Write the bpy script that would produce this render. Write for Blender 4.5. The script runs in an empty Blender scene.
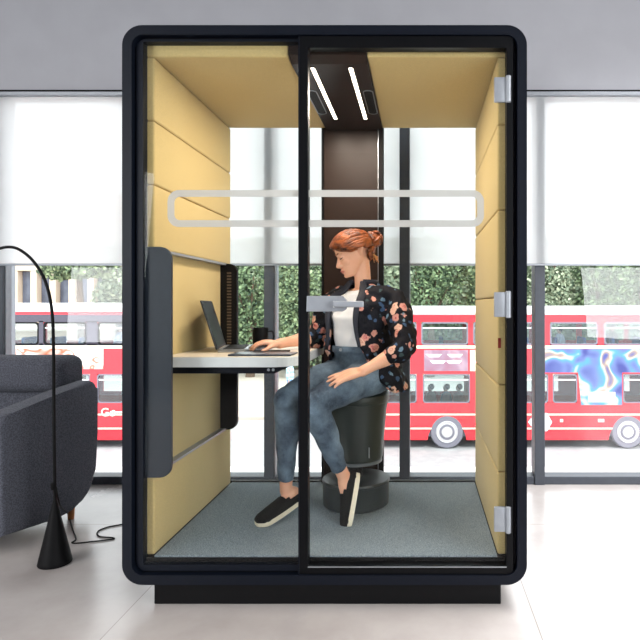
import bpy, bmesh, math, random
from mathutils import Vector, Matrix, Quaternion, noise as mnoise
random.seed(7)
C = bpy.context.scene.collection
S = bpy.context.scene
F = 580.0      # focal length in pixels of the 640 px frame
H = 1.18       # eye height
VX, VY = 420.0, 305.0   # vanishing point

# ------------------------------------------------------------------ camera
cd = bpy.data.cameras.new('camera')
cd.sensor_width = 36; cd.sensor_fit = 'HORIZONTAL'
cd.lens = 36*F/640
cd.shift_x = -(VX-320)/640
cd.shift_y = -(320-VY)/640
cam = bpy.data.objects.new('camera', cd); C.objects.link(cam)
cam.location = (0, 0, H); cam.rotation_euler = (math.pi/2, 0, 0)
cd.clip_start = .05; cd.clip_end = 300
S.camera = cam
# ------------------------------------------------------------------ world and lights
w = bpy.data.worlds.new('sky'); S.world = w; w.use_nodes = True
wn = w.node_tree
bg = wn.nodes['Background']
bg.inputs['Color'].default_value = (.93, .97, 1.0, 1)
bg.inputs['Strength'].default_value = 2.9
sun = bpy.data.lights.new('sun', 'SUN'); sun.energy = 2.2; sun.angle = math.radians(6); sun.color = (1, .96, .9)
so = bpy.data.objects.new('sun', sun); C.objects.link(so)
so.rotation_euler = (math.radians(42), 0, math.radians(25))
def area(name, loc, rot, sx, sy, power, col=(1, 1, 1)):
    l = bpy.data.lights.new(name, 'AREA'); l.shape = 'RECTANGLE'; l.size = sx; l.size_y = sy
    l.energy = power; l.color = col
    o = bpy.data.objects.new(name, l); C.objects.link(o); o.location = loc; o.rotation_euler = rot
    return o
area('overhead_fill_left', (-3.6, .3, 3.2), (0, math.radians(-25), 0), 1.6, 3.0, 100, (1, .97, .94))  # added overhead fill aimed at the pod; no ceiling fitting here
area('overhead_fill_right', (2.6, .3, 3.2), (0, math.radians(25), 0), 1.6, 3.0, 150, (1, .97, .94))  # stronger added fill from the right, likewise without a fitting
area('side_fill_left', (-4.2, -1.6, 1.7), (math.radians(80), 0, math.radians(-52)), 2.6, 2.2, 150, (.96, .98, 1))  # unseen fill lamp added off frame; the left wall has no window
area('side_fill_right', (3.6, -1.4, 1.7), (math.radians(80), 0, math.radians(48)), 2.4, 2.2, 190, (.96, .98, 1))  # added fill for the pod front; no window in the right wall either
fl_ = area('floor_fill_right', (1.7, 2.7, 3.25), (0, 0, 0), 1.4, 1.4, 62, (.98, .99, 1)); fl_.data.spread = math.radians(85)  # added lamp to whiten the floor right of the pod, no real fitting
S.view_settings.view_transform = 'Standard'
S.view_settings.look = 'None'
S.view_settings.gamma = 1
S.view_settings.use_curve_mapping = False
S.view_settings.exposure = 0.12

# ------------------------------------------------------------------ helpers
def X(px, Y): return (px-VX)*Y/F
def Z(py, Y): return H-(py-VY)*Y/F
def P(px, py, Y): return Vector((X(px, Y), Y, Z(py, Y)))

def lin(c):
    return tuple(((v/255)/12.92 if v/255 <= .04045 else (((v/255)+.055)/1.055)**2.4) for v in c)

def mat(name, rgb, rough=.5, metal=0, var=.06, scale=30, rgb2=None, bump=0, bscale=200, coat=0, spec=.5, trans=0, sheen=0, mixlo=.4, mixhi=.6, aniso=None):
    m = bpy.data.materials.new(name); m.use_nodes = True
    nt = m.node_tree; b = nt.nodes['Principled BSDF']
    c1 = lin(rgb); c2 = lin(rgb2) if rgb2 else tuple(min(1, v*(1+var)) for v in c1)
    if not rgb2: c1 = tuple(v*(1-var) for v in c1)
    tc = nt.nodes.new('ShaderNodeTexCoord')
    n = nt.nodes.new('ShaderNodeTexNoise'); n.inputs['Scale'].default_value = scale; n.inputs['Detail'].default_value = 4
    if aniso:
        mp = nt.nodes.new('ShaderNodeMapping'); mp.inputs['Scale'].default_value = aniso
        nt.links.new(tc.outputs['Object'], mp.inputs[0]); nt.links.new(mp.outputs[0], n.inputs['Vector'])
    else:
        nt.links.new(tc.outputs['Object'], n.inputs['Vector'])
    r = nt.nodes.new('ShaderNodeValToRGB')
    r.color_ramp.elements[0].position = mixlo; r.color_ramp.elements[1].position = mixhi
    r.color_ramp.elements[0].color = (*c1, 1); r.color_ramp.elements[1].color = (*c2, 1)
    nt.links.new(n.outputs['Fac'], r.inputs[0]); nt.links.new(r.outputs[0], b.inputs['Base Color'])
    b.inputs['Roughness'].default_value = rough; b.inputs['Metallic'].default_value = metal
    b.inputs['Specular IOR Level'].default_value = spec
    if coat: b.inputs['Coat Weight'].default_value = coat
    if sheen: b.inputs['Sheen Weight'].default_value = sheen
    if trans: b.inputs['Transmission Weight'].default_value = trans
    if bump:
        n2 = nt.nodes.new('ShaderNodeTexNoise'); n2.inputs['Scale'].default_value = bscale
        nt.links.new(tc.outputs['Object'], n2.inputs['Vector'])
        bp = nt.nodes.new('ShaderNodeBump'); bp.inputs['Strength'].default_value = bump; bp.inputs['Distance'].default_value = .004
        nt.links.new(n2.outputs['Fac'], bp.inputs['Height']); nt.links.new(bp.outputs[0], b.inputs['Normal'])
    return m

def glass_mat(name, tint=(1, 1, 1), gl=.08, rough=0.0):
    m = bpy.data.materials.new(name); m.use_nodes = True; nt = m.node_tree; nt.nodes.clear()
    o = nt.nodes.new('ShaderNodeOutputMaterial'); mx = nt.nodes.new('ShaderNodeMixShader')
    t = nt.nodes.new('ShaderNodeBsdfTransparent'); t.inputs[0].default_value = (*tint, 1)
    g = nt.nodes.new('ShaderNodeBsdfGlossy'); g.inputs['Roughness'].default_value = rough
    fr = nt.nodes.new('ShaderNodeFresnel'); fr.inputs[0].default_value = 1.45
    ml = nt.nodes.new('ShaderNodeMath'); ml.operation = 'MULTIPLY'; ml.inputs[1].default_value = gl/.04
    nt.links.new(fr.outputs[0], ml.inputs[0]); nt.links.new(ml.outputs[0], mx.inputs[0])
    nt.links.new(t.outputs[0], mx.inputs[1]); nt.links.new(g.outputs[0], mx.inputs[2]); nt.links.new(mx.outputs[0], o.inputs[0])
    return m

def emit_mat(name, col, s):
    m = bpy.data.materials.new(name); m.use_nodes = True; nt = m.node_tree
    b = nt.nodes['Principled BSDF']; b.inputs['Emission Color'].default_value = (*col, 1); b.inputs['Emission Strength'].default_value = s
    return m

def world_loc(o):
    v = Vector((0, 0, 0))
    while o: v += Vector(o.location); o = o.parent
    return v

class MB:
    """collects shapes in scene coordinates; build() links them as one mesh object"""
    def __init__(s): s.bm = bmesh.new()
    def box(s, x0, x1, y0, y1, z0, z1, bev=0, seg=2, M=None):
        r = bmesh.ops.create_cube(s.bm, size=1)
        vs = r['verts']
        for v in vs:
            v.co = Vector((x0+(v.co.x+.5)*(x1-x0), y0+(v.co.y+.5)*(y1-y0), z0+(v.co.z+.5)*(z1-z0)))
        if bev:
            es = list({e for v in vs for e in v.link_edges})
            r2 = bmesh.ops.bevel(s.bm, geom=es, offset=bev, segments=seg, affect='EDGES', profile=.5)
            vs = list({v for f in r2['faces'] for v in f.verts})
            # all verts of the bevelled box
            seen = set(vs); st = list(vs)
            while st:
                v = st.pop()
                for e in v.link_edges:
                    o = e.other_vert(v)
                    if o not in seen: seen.add(o); st.append(o)
            vs = list(seen)
        if M:
            for v in vs: v.co = M @ v.co
        return s
    def tube(s, pts, rad, seg=12, cap=True, sub=0, flat=None):
        """pts list of Vectors; rad float or list (or (a,b) pairs with flat=normal direction)"""
        pts = [Vector(p) for p in pts]
        if not isinstance(rad, (list, tuple)): rad = [rad]*len(pts)
        rad = [(r, r) if not isinstance(r, (tuple, list)) else r for r in rad]
        if sub:
            np_, nr = [], []
            n = len(pts)
            for i in range(n-1):
                p0, p1, p2, p3 = pts[max(i-1, 0)], pts[i], pts[i+1], pts[min(i+2, n-1)]
                for k in range(sub):
                    t = k/sub
                    np_.append(.5*((2*p1)+(p2-p0)*t+(2*p0-5*p1+4*p2-p3)*t*t+(3*p1-p0-3*p2+p3)*t**3))
                    tt = t*t*(3-2*t)
                    nr.append((rad[i][0]*(1-tt)+rad[i+1][0]*tt, rad[i][1]*(1-tt)+rad[i+1][1]*tt))
            np_.append(pts[-1]); nr.append(rad[-1]); pts, rad = np_, nr
        rings = []; up = None
        n = len(pts)
        for i in range(n):
            d = (pts[min(i+1, n-1)]-pts[max(i-1, 0)])
            if d.length < 1e-9: d = Vector((0, 0, 1))
            d.normalize()
            if flat is not None: up = Vector(flat)
            elif up is None: up = Vector((0, 0, 1)) if abs(d.z) < .9 else Vector((0, 1, 0))
            up = (up-d*up.dot(d))
            if up.length < 1e-6: up = d.orthogonal()
            up.normalize(); sd = d.cross(up).normalized()
            a, b = rad[i]
            rings.append([s.bm.verts.new(pts[i]+sd*a*math.cos(2*math.pi*k/seg)+up*b*math.sin(2*math.pi*k/seg)) for k in range(seg)])
        for i in range(n-1):
            for k in range(seg):
                s.bm.faces.new((rings[i][k], rings[i][(k+1) % seg], rings[i+1][(k+1) % seg], rings[i+1][k]))
        if cap:
            s.bm.faces.new(rings[0][::-1]); s.bm.faces.new(rings[-1])
        return s
    def limb(s, pts, rad, seg=14, sub=5, flat=None):
        """closed tube with rounded ends"""
        pts = [Vector(p) for p in pts]
        rad = [(r, r) if not isinstance(r, (tuple, list)) else r for r in (rad if isinstance(rad, (list, tuple)) else [rad]*len(pts))]
        s.tube(pts, rad, seg, True, sub, flat)
        for p, r, q in ((pts[0], rad[0], pts[1]), (pts[-1], rad[-1], pts[-2])):
            s.ell(p, (r[0]*.98 if abs(r[0]-r[1]) < 1e-6 else min(r), )*3, 10)
        return s
    def ell(s, c, r, seg=14, M=None):
        res = bmesh.ops.create_uvsphere(s.bm, u_segments=seg, v_segments=max(6, seg//2+2), radius=1)
        for v in res['verts']:
            co = Vector((v.co.x*r[0], v.co.y*r[1], v.co.z*r[2]))
            if M is not None: co = M.to_3x3() @ co
            v.co = co+Vector(c)
        return s
    def lathe(s, c, prof, seg=32, axis='Z', M=None):
        rings = []
        for r, z in prof:
            ring = []
            for k in range(seg):
                a = 2*math.pi*k/seg
                p = Vector((r*math.cos(a), r*math.sin(a), z))
                if axis == 'Y': p = Vector((p.x, p.z, p.y))
                if axis == 'X': p = Vector((p.z, p.x, p.y))
                if M is not None: p = M.to_3x3() @ p
                ring.append(s.bm.verts.new(p+Vector(c)))
            rings.append(ring)
        for i in range(len(rings)-1):
            for k in range(seg):
                s.bm.faces.new((rings[i][k], rings[i][(k+1) % seg], rings[i+1][(k+1) % seg], rings[i+1][k]))
        s.bm.faces.new(rings[0][::-1]); s.bm.faces.new(rings[-1])
        return s
    def prism(s, poly, y0, y1, axis='Y', bev=0):
        """poly (u,v) extruded along an axis: Y -> (x,z); Z -> (x,y); X -> (y,z)"""
        def mk(u, v, t):
            return {'Y': (u, t, v), 'Z': (u, v, t), 'X': (t, u, v)}[axis]
        a = [s.bm.verts.new(mk(u, v, y0)) for u, v in poly]
        b = [s.bm.verts.new(mk(u, v, y1)) for u, v in poly]
        n = len(poly); fs = [s.bm.faces.new(a), s.bm.faces.new(b[::-1])]
        for i in range(n):
            fs.append(s.bm.faces.new((a[i], b[i], b[(i+1) % n], a[(i+1) % n])))
        if bev:
            es = list(fs[0].edges)+list(fs[1].edges)
            bmesh.ops.bevel(s.bm, geom=es, offset=bev, segments=2, affect='EDGES', profile=.5)
        return s
    def ring(s, outer, inner, y0, y1, axis='Y'):
        """frame between two closed outlines with the same number of points"""
        def mk(p, t):
            return {'Y': (p[0], t, p[1]), 'Z': (p[0], p[1], t), 'X': (t, p[0], p[1])}[axis]
        V = [[s.bm.verts.new(mk(p, t)) for p in L] for L in (outer, inner) for t in (y0, y1)]
        o0, o1, i0, i1 = V; n = len(outer)
        for i in range(n):
            j = (i+1) % n
            s.bm.faces.new((o0[i], o0[j], i0[j], i0[i])); s.bm.faces.new((o1[j], o1[i], i1[i], i1[j]))
            s.bm.faces.new((o0[j], o0[i], o1[i], o1[j])); s.bm.faces.new((i0[i], i0[j], i1[j], i1[i]))
        return s
    def build(s, name, m, parent=None, smooth=False, loc=None, remesh=0, smooth_it=0, angle=35):
        bm = s.bm
        bmesh.ops.recalc_face_normals(bm, faces=bm.faces[:])
        me = bpy.data.meshes.new(name); bm.to_mesh(me); bm.free()
        o = bpy.data.objects.new(name, me); C.objects.link(o)
        if remesh:
            md = o.modifiers.new('r', 'REMESH'); md.mode = 'VOXEL'; md.voxel_size = remesh; md.adaptivity = 0
            dg = bpy.context.evaluated_depsgraph_get()
            me2 = bpy.data.meshes.new_from_object(o.evaluated_get(dg))
            o.modifiers.clear(); o.data = me2; bpy.data.meshes.remove(me); me = me2; me.name = name
            if smooth_it:
                b2 = bmesh.new(); b2.from_mesh(me)
                for _ in range(smooth_it):
                    bmesh.ops.smooth_vert(b2, verts=b2.verts[:], factor=.5, use_axis_x=True, use_axis_y=True, use_axis_z=True)
                b2.to_mesh(me); b2.free()
            smooth = True
        off = world_loc(parent) if parent else Vector(loc) if loc is not None else Vector((0, 0, 0))
        me.transform(Matrix.Translation(-off))
        if parent: o.parent = parent
        else: o.location = off
        if smooth:
            me.shade_smooth()
            if not remesh:
                try: me.set_sharp_from_angle(angle=math.radians(angle))
                except Exception: pass
        me.materials.clear()
        me.materials.append(m)
        return o

def rrect(x0, x1, z0, z1, r, n=8):
    pts = []
    if not isinstance(r, (tuple, list)): r = (r,)*4       # bl, br, tr, tl
    for (cx, cz, a0, rr) in ((x0+r[0], z0+r[0], 180, r[0]), (x1-r[1], z0+r[1], 270, r[1]), (x1-r[2], z1-r[2], 0, r[2]), (x0+r[3], z1-r[3], 90, r[3])):
        for k in range(n+1):
            a = math.radians(a0+90*k/n); pts.append((cx+rr*math.cos(a), cz+rr*math.sin(a)))
    return pts

def dedupe(pl):
    out = []
    for p in pl:
        if not out or (abs(p[0]-out[-1][0])+abs(p[1]-out[-1][1])) > 1e-6: out.append(p)
    return out

def tag(o, label=None, cat=None, group=None, kind=None):
    if label: o['label'] = label
    if cat: o['category'] = cat
    if group: o['group'] = group
    if kind: o['kind'] = kind
    return o
def empty(name, loc, label=None, cat=None, group=None):
    o = bpy.data.objects.new(name, None); C.objects.link(o); o.location = loc; o.empty_display_size = .1
    return tag(o, label, cat, group)
def copy_tree(o, parent=None):
    c = o.copy(); C.objects.link(c)
    if parent: c.parent = parent
    for ch in list(o.children): copy_tree(ch, c)
    return c
def struct(o): o['kind'] = 'structure'; return o
def disp(o, amp, scale, seed=0):
    """small cloth / clay irregularity along the normals"""
    me = o.data; b = bmesh.new(); b.from_mesh(me); b.normal_update()
    for v in b.verts:
        v.co += v.normal*amp*mnoise.noise(Vector(v.co)*scale+Vector((seed, seed*2.3, 0)))
    b.to_mesh(me); b.free()

# ------------------------------------------------------------------ materials
M_navy = mat('navy_metal', (11, 16, 26), .4, .0, .05, spec=.18)
M_black = mat('black_metal', (2, 3, 6), .42, .0, .05, spec=.18)
M_matt_black = mat('matt_black', (2, 2, 4), .6, spec=.2)
M_fabric = mat('mustard_wool', (198, 176, 122), .95, 0, .08, 300, bump=.25, bscale=900, sheen=.15, spec=.15)
M_carpet = mat('grey_carpet', (102, 115, 125), 1, 0, .2, 260, rgb2=(174, 188, 198), bump=.8, bscale=500, mixlo=.35, mixhi=.68, spec=.05)
M_alu = mat('brushed_aluminium', (170, 175, 182), .35, .8, .05)
M_aluf = mat('silver_lacquer', (146, 151, 158), .4, .3, .03)
M_col = mat('dark_brown_lacquer', (36, 22, 15), .42, 0, .06, spec=.24)
M_white_top = mat('cream_tabletop', (222, 212, 196), .45, 0, .02)
M_white_edge = mat('white_table_edge', (218, 222, 224), .4, 0, .02)
M_blind = bpy.data.materials.new('white_blind_cloth')
M_mull = mat('anthracite_window_frame', (62, 67, 76), .45, .1, .04)
M_sofa = mat('charcoal_felt', (84, 86, 95), 1, 0, .3, 160, bump=.5, bscale=800, sheen=.1, spec=.1)
M_wood = mat('orange_beech', (196, 120, 66), .5, 0, .1, 12)
M_red = mat('bus_red', (222, 40, 54), .35, 0, .03, 2, coat=.3)
M_roofw = mat('bus_white', (236, 236, 236), .5, 0, .02)
M_cream = mat('cream_line', (240, 225, 205), .5, 0, .02)
M_tyre = mat('tyre_rubber', (120, 118, 130), .9, 0, .05)
M_rim = mat('wheel_rim', (205, 202, 205), .5, .2, .03)
M_busin = mat('bus_inside', (96, 110, 122), .8, 0, .1, 2)
M_seat = mat('blue_seat_cloth', (36, 96, 168), .9, 0, .2, 3)
M_glass = glass_mat('clear_glass', (.98, .99, .985), .016)
M_wglass = glass_mat('window_glass', (.98, .99, .99), .03)
M_bglass = glass_mat('bus_window_glass', (.74, .82, .86), .08)

def _frost():
    m = bpy.data.materials.new('frosted_film'); m.use_nodes = True; nt = m.node_tree; nt.nodes.clear()
    o = nt.nodes.new('ShaderNodeOutputMaterial'); mx = nt.nodes.new('ShaderNodeMixShader'); mx.inputs[0].default_value = .66
    t = nt.nodes.new('ShaderNodeBsdfTransparent'); t.inputs[0].default_value = (1, 1, 1, 1)
    d = nt.nodes.new('ShaderNodeBsdfDiffuse'); d.inputs[0].default_value = (.52, .54, .54, 1)
    tl = nt.nodes.new('ShaderNodeBsdfTranslucent'); tl.inputs[0].default_value = (.7, .72, .72, 1)
    m2 = nt.nodes.new('ShaderNodeMixShader'); m2.inputs[0].default_value = .45
    nt.links.new(d.outputs[0], m2.inputs[1]); nt.links.new(tl.outputs[0], m2.inputs[2])
    nt.links.new(t.outputs[0], mx.inputs[1]); nt.links.new(m2.outputs[0], mx.inputs[2]); nt.links.new(mx.outputs[0], o.inputs[0])
    return m
M_frost = _frost()
def _blind():
    m = M_blind; m.use_nodes = True; nt = m.node_tree; nt.nodes.clear()
    o = nt.nodes.new('ShaderNodeOutputMaterial')
    d = nt.nodes.new('ShaderNodeBsdfDiffuse'); d.inputs[0].default_value = (.86, .88, .9, 1)
    tl = nt.nodes.new('ShaderNodeBsdfTranslucent'); tl.inputs[0].default_value = (.98, .99, .99, 1)
    t = nt.nodes.new('ShaderNodeBsdfTransparent')
    m1 = nt.nodes.new('ShaderNodeMixShader'); m1.inputs[0].default_value = .78
    m2 = nt.nodes.new('ShaderNodeMixShader'); m2.inputs[0].default_value = .30
    tc = nt.nodes.new('ShaderNodeTexCoord'); n = nt.nodes.new('ShaderNodeTexNoise'); n.inputs['Scale'].default_value = 300
    bp = nt.nodes.new('ShaderNodeBump'); bp.inputs['Strength'].default_value = .1
    nt.links.new(tc.outputs['Object'], n.inputs['Vector']); nt.links.new(n.outputs['Fac'], bp.inputs['Height']); nt.links.new(bp.outputs[0], d.inputs['Normal'])
    nt.links.new(d.outputs[0], m1.inputs[1]); nt.links.new(tl.outputs[0], m1.inputs[2])
    nt.links.new(m1.outputs[0], m2.inputs[1]); nt.links.new(t.outputs[0], m2.inputs[2]); nt.links.new(m2.outputs[0], o.inputs[0])
_blind()

def _floor():
    m = bpy.data.materials.new('polished_floor_tiles'); m.use_nodes = True; nt = m.node_tree; b = nt.nodes['Principled BSDF']
    tc = nt.nodes.new('ShaderNodeTexCoord'); mp = nt.nodes.new('ShaderNodeMapping')
    mp.inputs['Location'].default_value = (-.432, -.02, 0)
    nt.links.new(tc.outputs['Object'], mp.inputs[0])
    br = nt.nodes.new('ShaderNodeTexBrick'); br.offset = 0; br.inputs['Scale'].default_value = 1
    br.inputs['Brick Width'].default_value = 1.56; br.inputs['Row Height'].default_value = 1.55
    br.inputs['Mortar Size'].default_value = .0022; br.inputs['Mortar Smooth'].default_value = .2
    br.inputs['Color1'].default_value = (1, 1, 1, 1); br.inputs['Color2'].default_value = (.95, .95, .95, 1); br.inputs['Mortar'].default_value = (.55, .53, .52, 1)
    nt.links.new(mp.outputs[0], br.inputs['Vector'])
    n = nt.nodes.new('ShaderNodeTexNoise'); n.inputs['Scale'].default_value = 2.2; n.inputs['Detail'].default_value = 6; n.inputs['Roughness'].default_value = .6
    nt.links.new(tc.outputs['Object'], n.inputs['Vector'])
    r = nt.nodes.new('ShaderNodeValToRGB'); r.color_ramp.elements[0].position = .3; r.color_ramp.elements[1].position = .72
    r.color_ramp.elements[0].color = (*lin((166, 159, 156)), 1); r.color_ramp.elements[1].color = (*lin((188, 182, 179)), 1)
    nt.links.new(n.outputs['Fac'], r.inputs[0])
    mx = nt.nodes.new('ShaderNodeMix'); mx.data_type = 'RGBA'; mx.blend_type = 'MULTIPLY'; mx.inputs['Factor'].default_value = 1
    nt.links.new(r.outputs[0], mx.inputs['A']); nt.links.new(br.outputs['Color'], mx.inputs['B']); nt.links.new(mx.outputs['Result'], b.inputs['Base Color'])
    rr = nt.nodes.new('ShaderNodeMapRange'); rr.inputs['To Min'].default_value = .16; rr.inputs['To Max'].default_value = .34
    nt.links.new(n.outputs['Fac'], rr.inputs[0]); nt.links.new(rr.outputs[0], b.inputs['Roughness'])
    b.inputs['Specular IOR Level'].default_value = .6
    return m
M_floor = _floor()

# ------------------------------------------------------------------ room shell
YW = 3.80
struct(MB().box(-6, 5, -3.5, YW+.16, -.12, 0).build('floor', M_floor))
M_wall = mat('grey_wall_paint', (160, 161, 167), .8, 0, .02, 4)
struct(MB().box(-6, 5, YW-.02, YW+.2, 2.575, 3.3).build('wall_back', M_wall))
struct(MB().box(-6.1, -6, -3.5, YW+.2, 0, 3.3).build('wall_left', M_wall))
struct(MB().box(5, 5.1, -3.5, YW+.2, 0, 3.3).build('wall_right', M_wall))
struct(MB().box(-6.1, 5.1, -3.6, -3.5, 0, 3.3).build('wall_front', mat('dark_grey_wall', (70, 72, 78), .9)))
struct(MB().box(-6, 5, -3.5, YW+.2, 3.3, 3.4).build('ceiling', mat('grey_ceiling', (150, 150, 152), .9, 0, .02)))
struct(MB().box(-6, 5, YW-.028, YW-.02, 2.56, 2.58).build('trim_1', M_matt_black))
# windows: mullions every .888 m
mx0 = .786
cols = [mx0+.888*k for k in range(-7, 5)]
for k in range(len(cols)-1):
    a, b = cols[k], cols[k+1]
    m = MB()
    m.box(a-.033, a+.033, YW, YW+.12, 0, 2.58, .003)
    m.box(a+.033, b-.033, YW+.01, YW+.12, 0, .052, .003)
    m.box(a+.033, b-.033, YW+.02, YW+.12, 2.545, 2.58, .003)
    o = struct(m.build('window_%d' % (k+1), M_mull))
    p = MB().box(a+.033, b-.033, YW+.07, YW+.076, .05, 2.545).build('window_pane', M_wglass, o)
    MB().box(a+.033, a+.037, YW+.02, YW+.11, .05, 2.5).build('window_gasket', M_aluf, o)
# blinds
spans = [(cols[3]-.82, cols[4]-.04), (cols[4]+.04, cols[6]-.045), (cols[6]+.036, cols[8]-.04)]
spans = [(-3.66, -1.93), (-1.83, -.134), (-.066, 1.63), (1.72, 3.4)]
bl_lab = ['white roller blind left of the pod, above the grey sofa', 'white roller blind behind the left half of the pod, behind the desk',
          'white roller blind behind and to the right of the pod, crossed by a pale stripe', 'white roller blind at the far right edge, mostly outside the picture']
for (a, b), lb in list(zip(spans, bl_lab))[:3]:
    r = empty('roller_blind', ((a+b)/2, YW-.02, 2.56), lb, 'blind', 'white roller blinds')
    MB().box(a, b, YW-.022, YW-.019, 1.448, 2.54).build('blind_cloth', M_blind, r)
    MB().box(a, b, YW-.026, YW-.015, 1.436, 1.450, .002).build('bottom_bar', M_aluf, r)
    MB().box(a-.01, b+.01, YW-.055, YW-.005, 2.535, 2.56, .004).build('cassette', M_aluf, r)

# ------------------------------------------------------------------ street outside
G = -3.18
M_pave = mat('pale_paving', (225, 222, 218), .9, 0, .04, 1.5)
M_road = mat('pale_asphalt', (170, 170, 172), .9, 0, .06, 3)
struct(MB().box(-45, 45, 8, 15.6, G-.3, G).build('near_pavement', M_pave))
struct(MB().box(-45, 45, 15.6, 22.5, G-.3, G-.1).build('road', M_road))
struct(MB().box(-45, 45, 22.5, 60, G-.3, G+.02).build('far_pavement', mat('beige_paving', (205, 196, 184), .9, 0, .05, 1.2)))
struct(MB().box(-45, 45, 15.45, 15.6, G-.1, G+.01).build('kerb', mat('kerb_stone', (240, 240, 240), .8)))

# ---- buses
BS = 18.0
def ad_mat(name, cols, scale, dist=2.0):
    m = bpy.data.materials.new(name); m.use_nodes = True; nt = m.node_tree; b = nt.nodes['Principled BSDF']
    tc = nt.nodes.new('ShaderNodeTexCoord'); n = nt.nodes.new('ShaderNodeTexNoise'); n.inputs['Scale'].default_value = scale
    n.inputs['Distortion'].default_value = dist; n.inputs['Detail'].default_value = 1
    nt.links.new(tc.outputs['Object'], n.inputs['Vector'])
    r = nt.nodes.new('ShaderNodeValToRGB')
    el = r.color_ramp.elements
    while len(el) < len(cols): el.new(.5)
    for i, c in enumerate(cols):
        el[i].position = c[0]; el[i].color = (*lin(c[1]), 1)
    nt.links.new(n.outputs['Fac'], r.inputs[0]); nt.links.new(r.outputs[0], b.inputs['Base Color']); b.inputs['Roughness'].default_value = .4
    return m
M_ad1 = ad_mat('colourful_poster', [(.3, (54, 60, 128)), (.42, (92, 108, 160)), (.5, (70, 138, 156)), (.57, (186, 184, 172)), (.62, (150, 130, 120)), (.7, (70, 78, 140))], 1.5, .5)
M_ad2 = ad_mat('white_poster', [(.3, (210, 206, 200)), (.50, (212, 208, 204)), (.55, (180, 84, 40)), (.6, (212, 208, 204)), (.68, (196, 130, 90)), (.8, (206, 200, 196))], .8)
M_ad3 = ad_mat('grey_poster', [(.3, (150, 104, 124)), (.5, (150, 118, 138)), (.6, (168, 140, 156)), (.7, (160, 116, 132))], 1.1)

def bx(px): return (px-VX)*BS/F
def bz(py): return H-(py-VY)*BS/F
def wheel(px, root, r=.52):
    c = Vector((bx(px), BS+.0, G-.1+r))
    w_ = MB().lathe(c, [(r*.55, .0), (r*.93, -.02), (r, .05), (r, .27), (r*.9, .3)], 32, 'Y').build('wheel', M_tyre, root, True)
    MB().lathe(c+Vector((0, -.012, 0)), [(r*.66, 0), (r*.62, -.03), (r*.55, .015), (r*.34, .03), (r*.3, -.035), (r*.12, -.05)], 32, 'Y').build('wheel_rim', M_rim, w_, True)
    MB().lathe(c+Vector((0, -.03, 0)), [(r*.46, .03), (r*.46, .0), (r*.34, -.004), (r*.34, .03)], 24, 'Y').build('wheel_recess', M_tyre, w_)
    return w_

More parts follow.
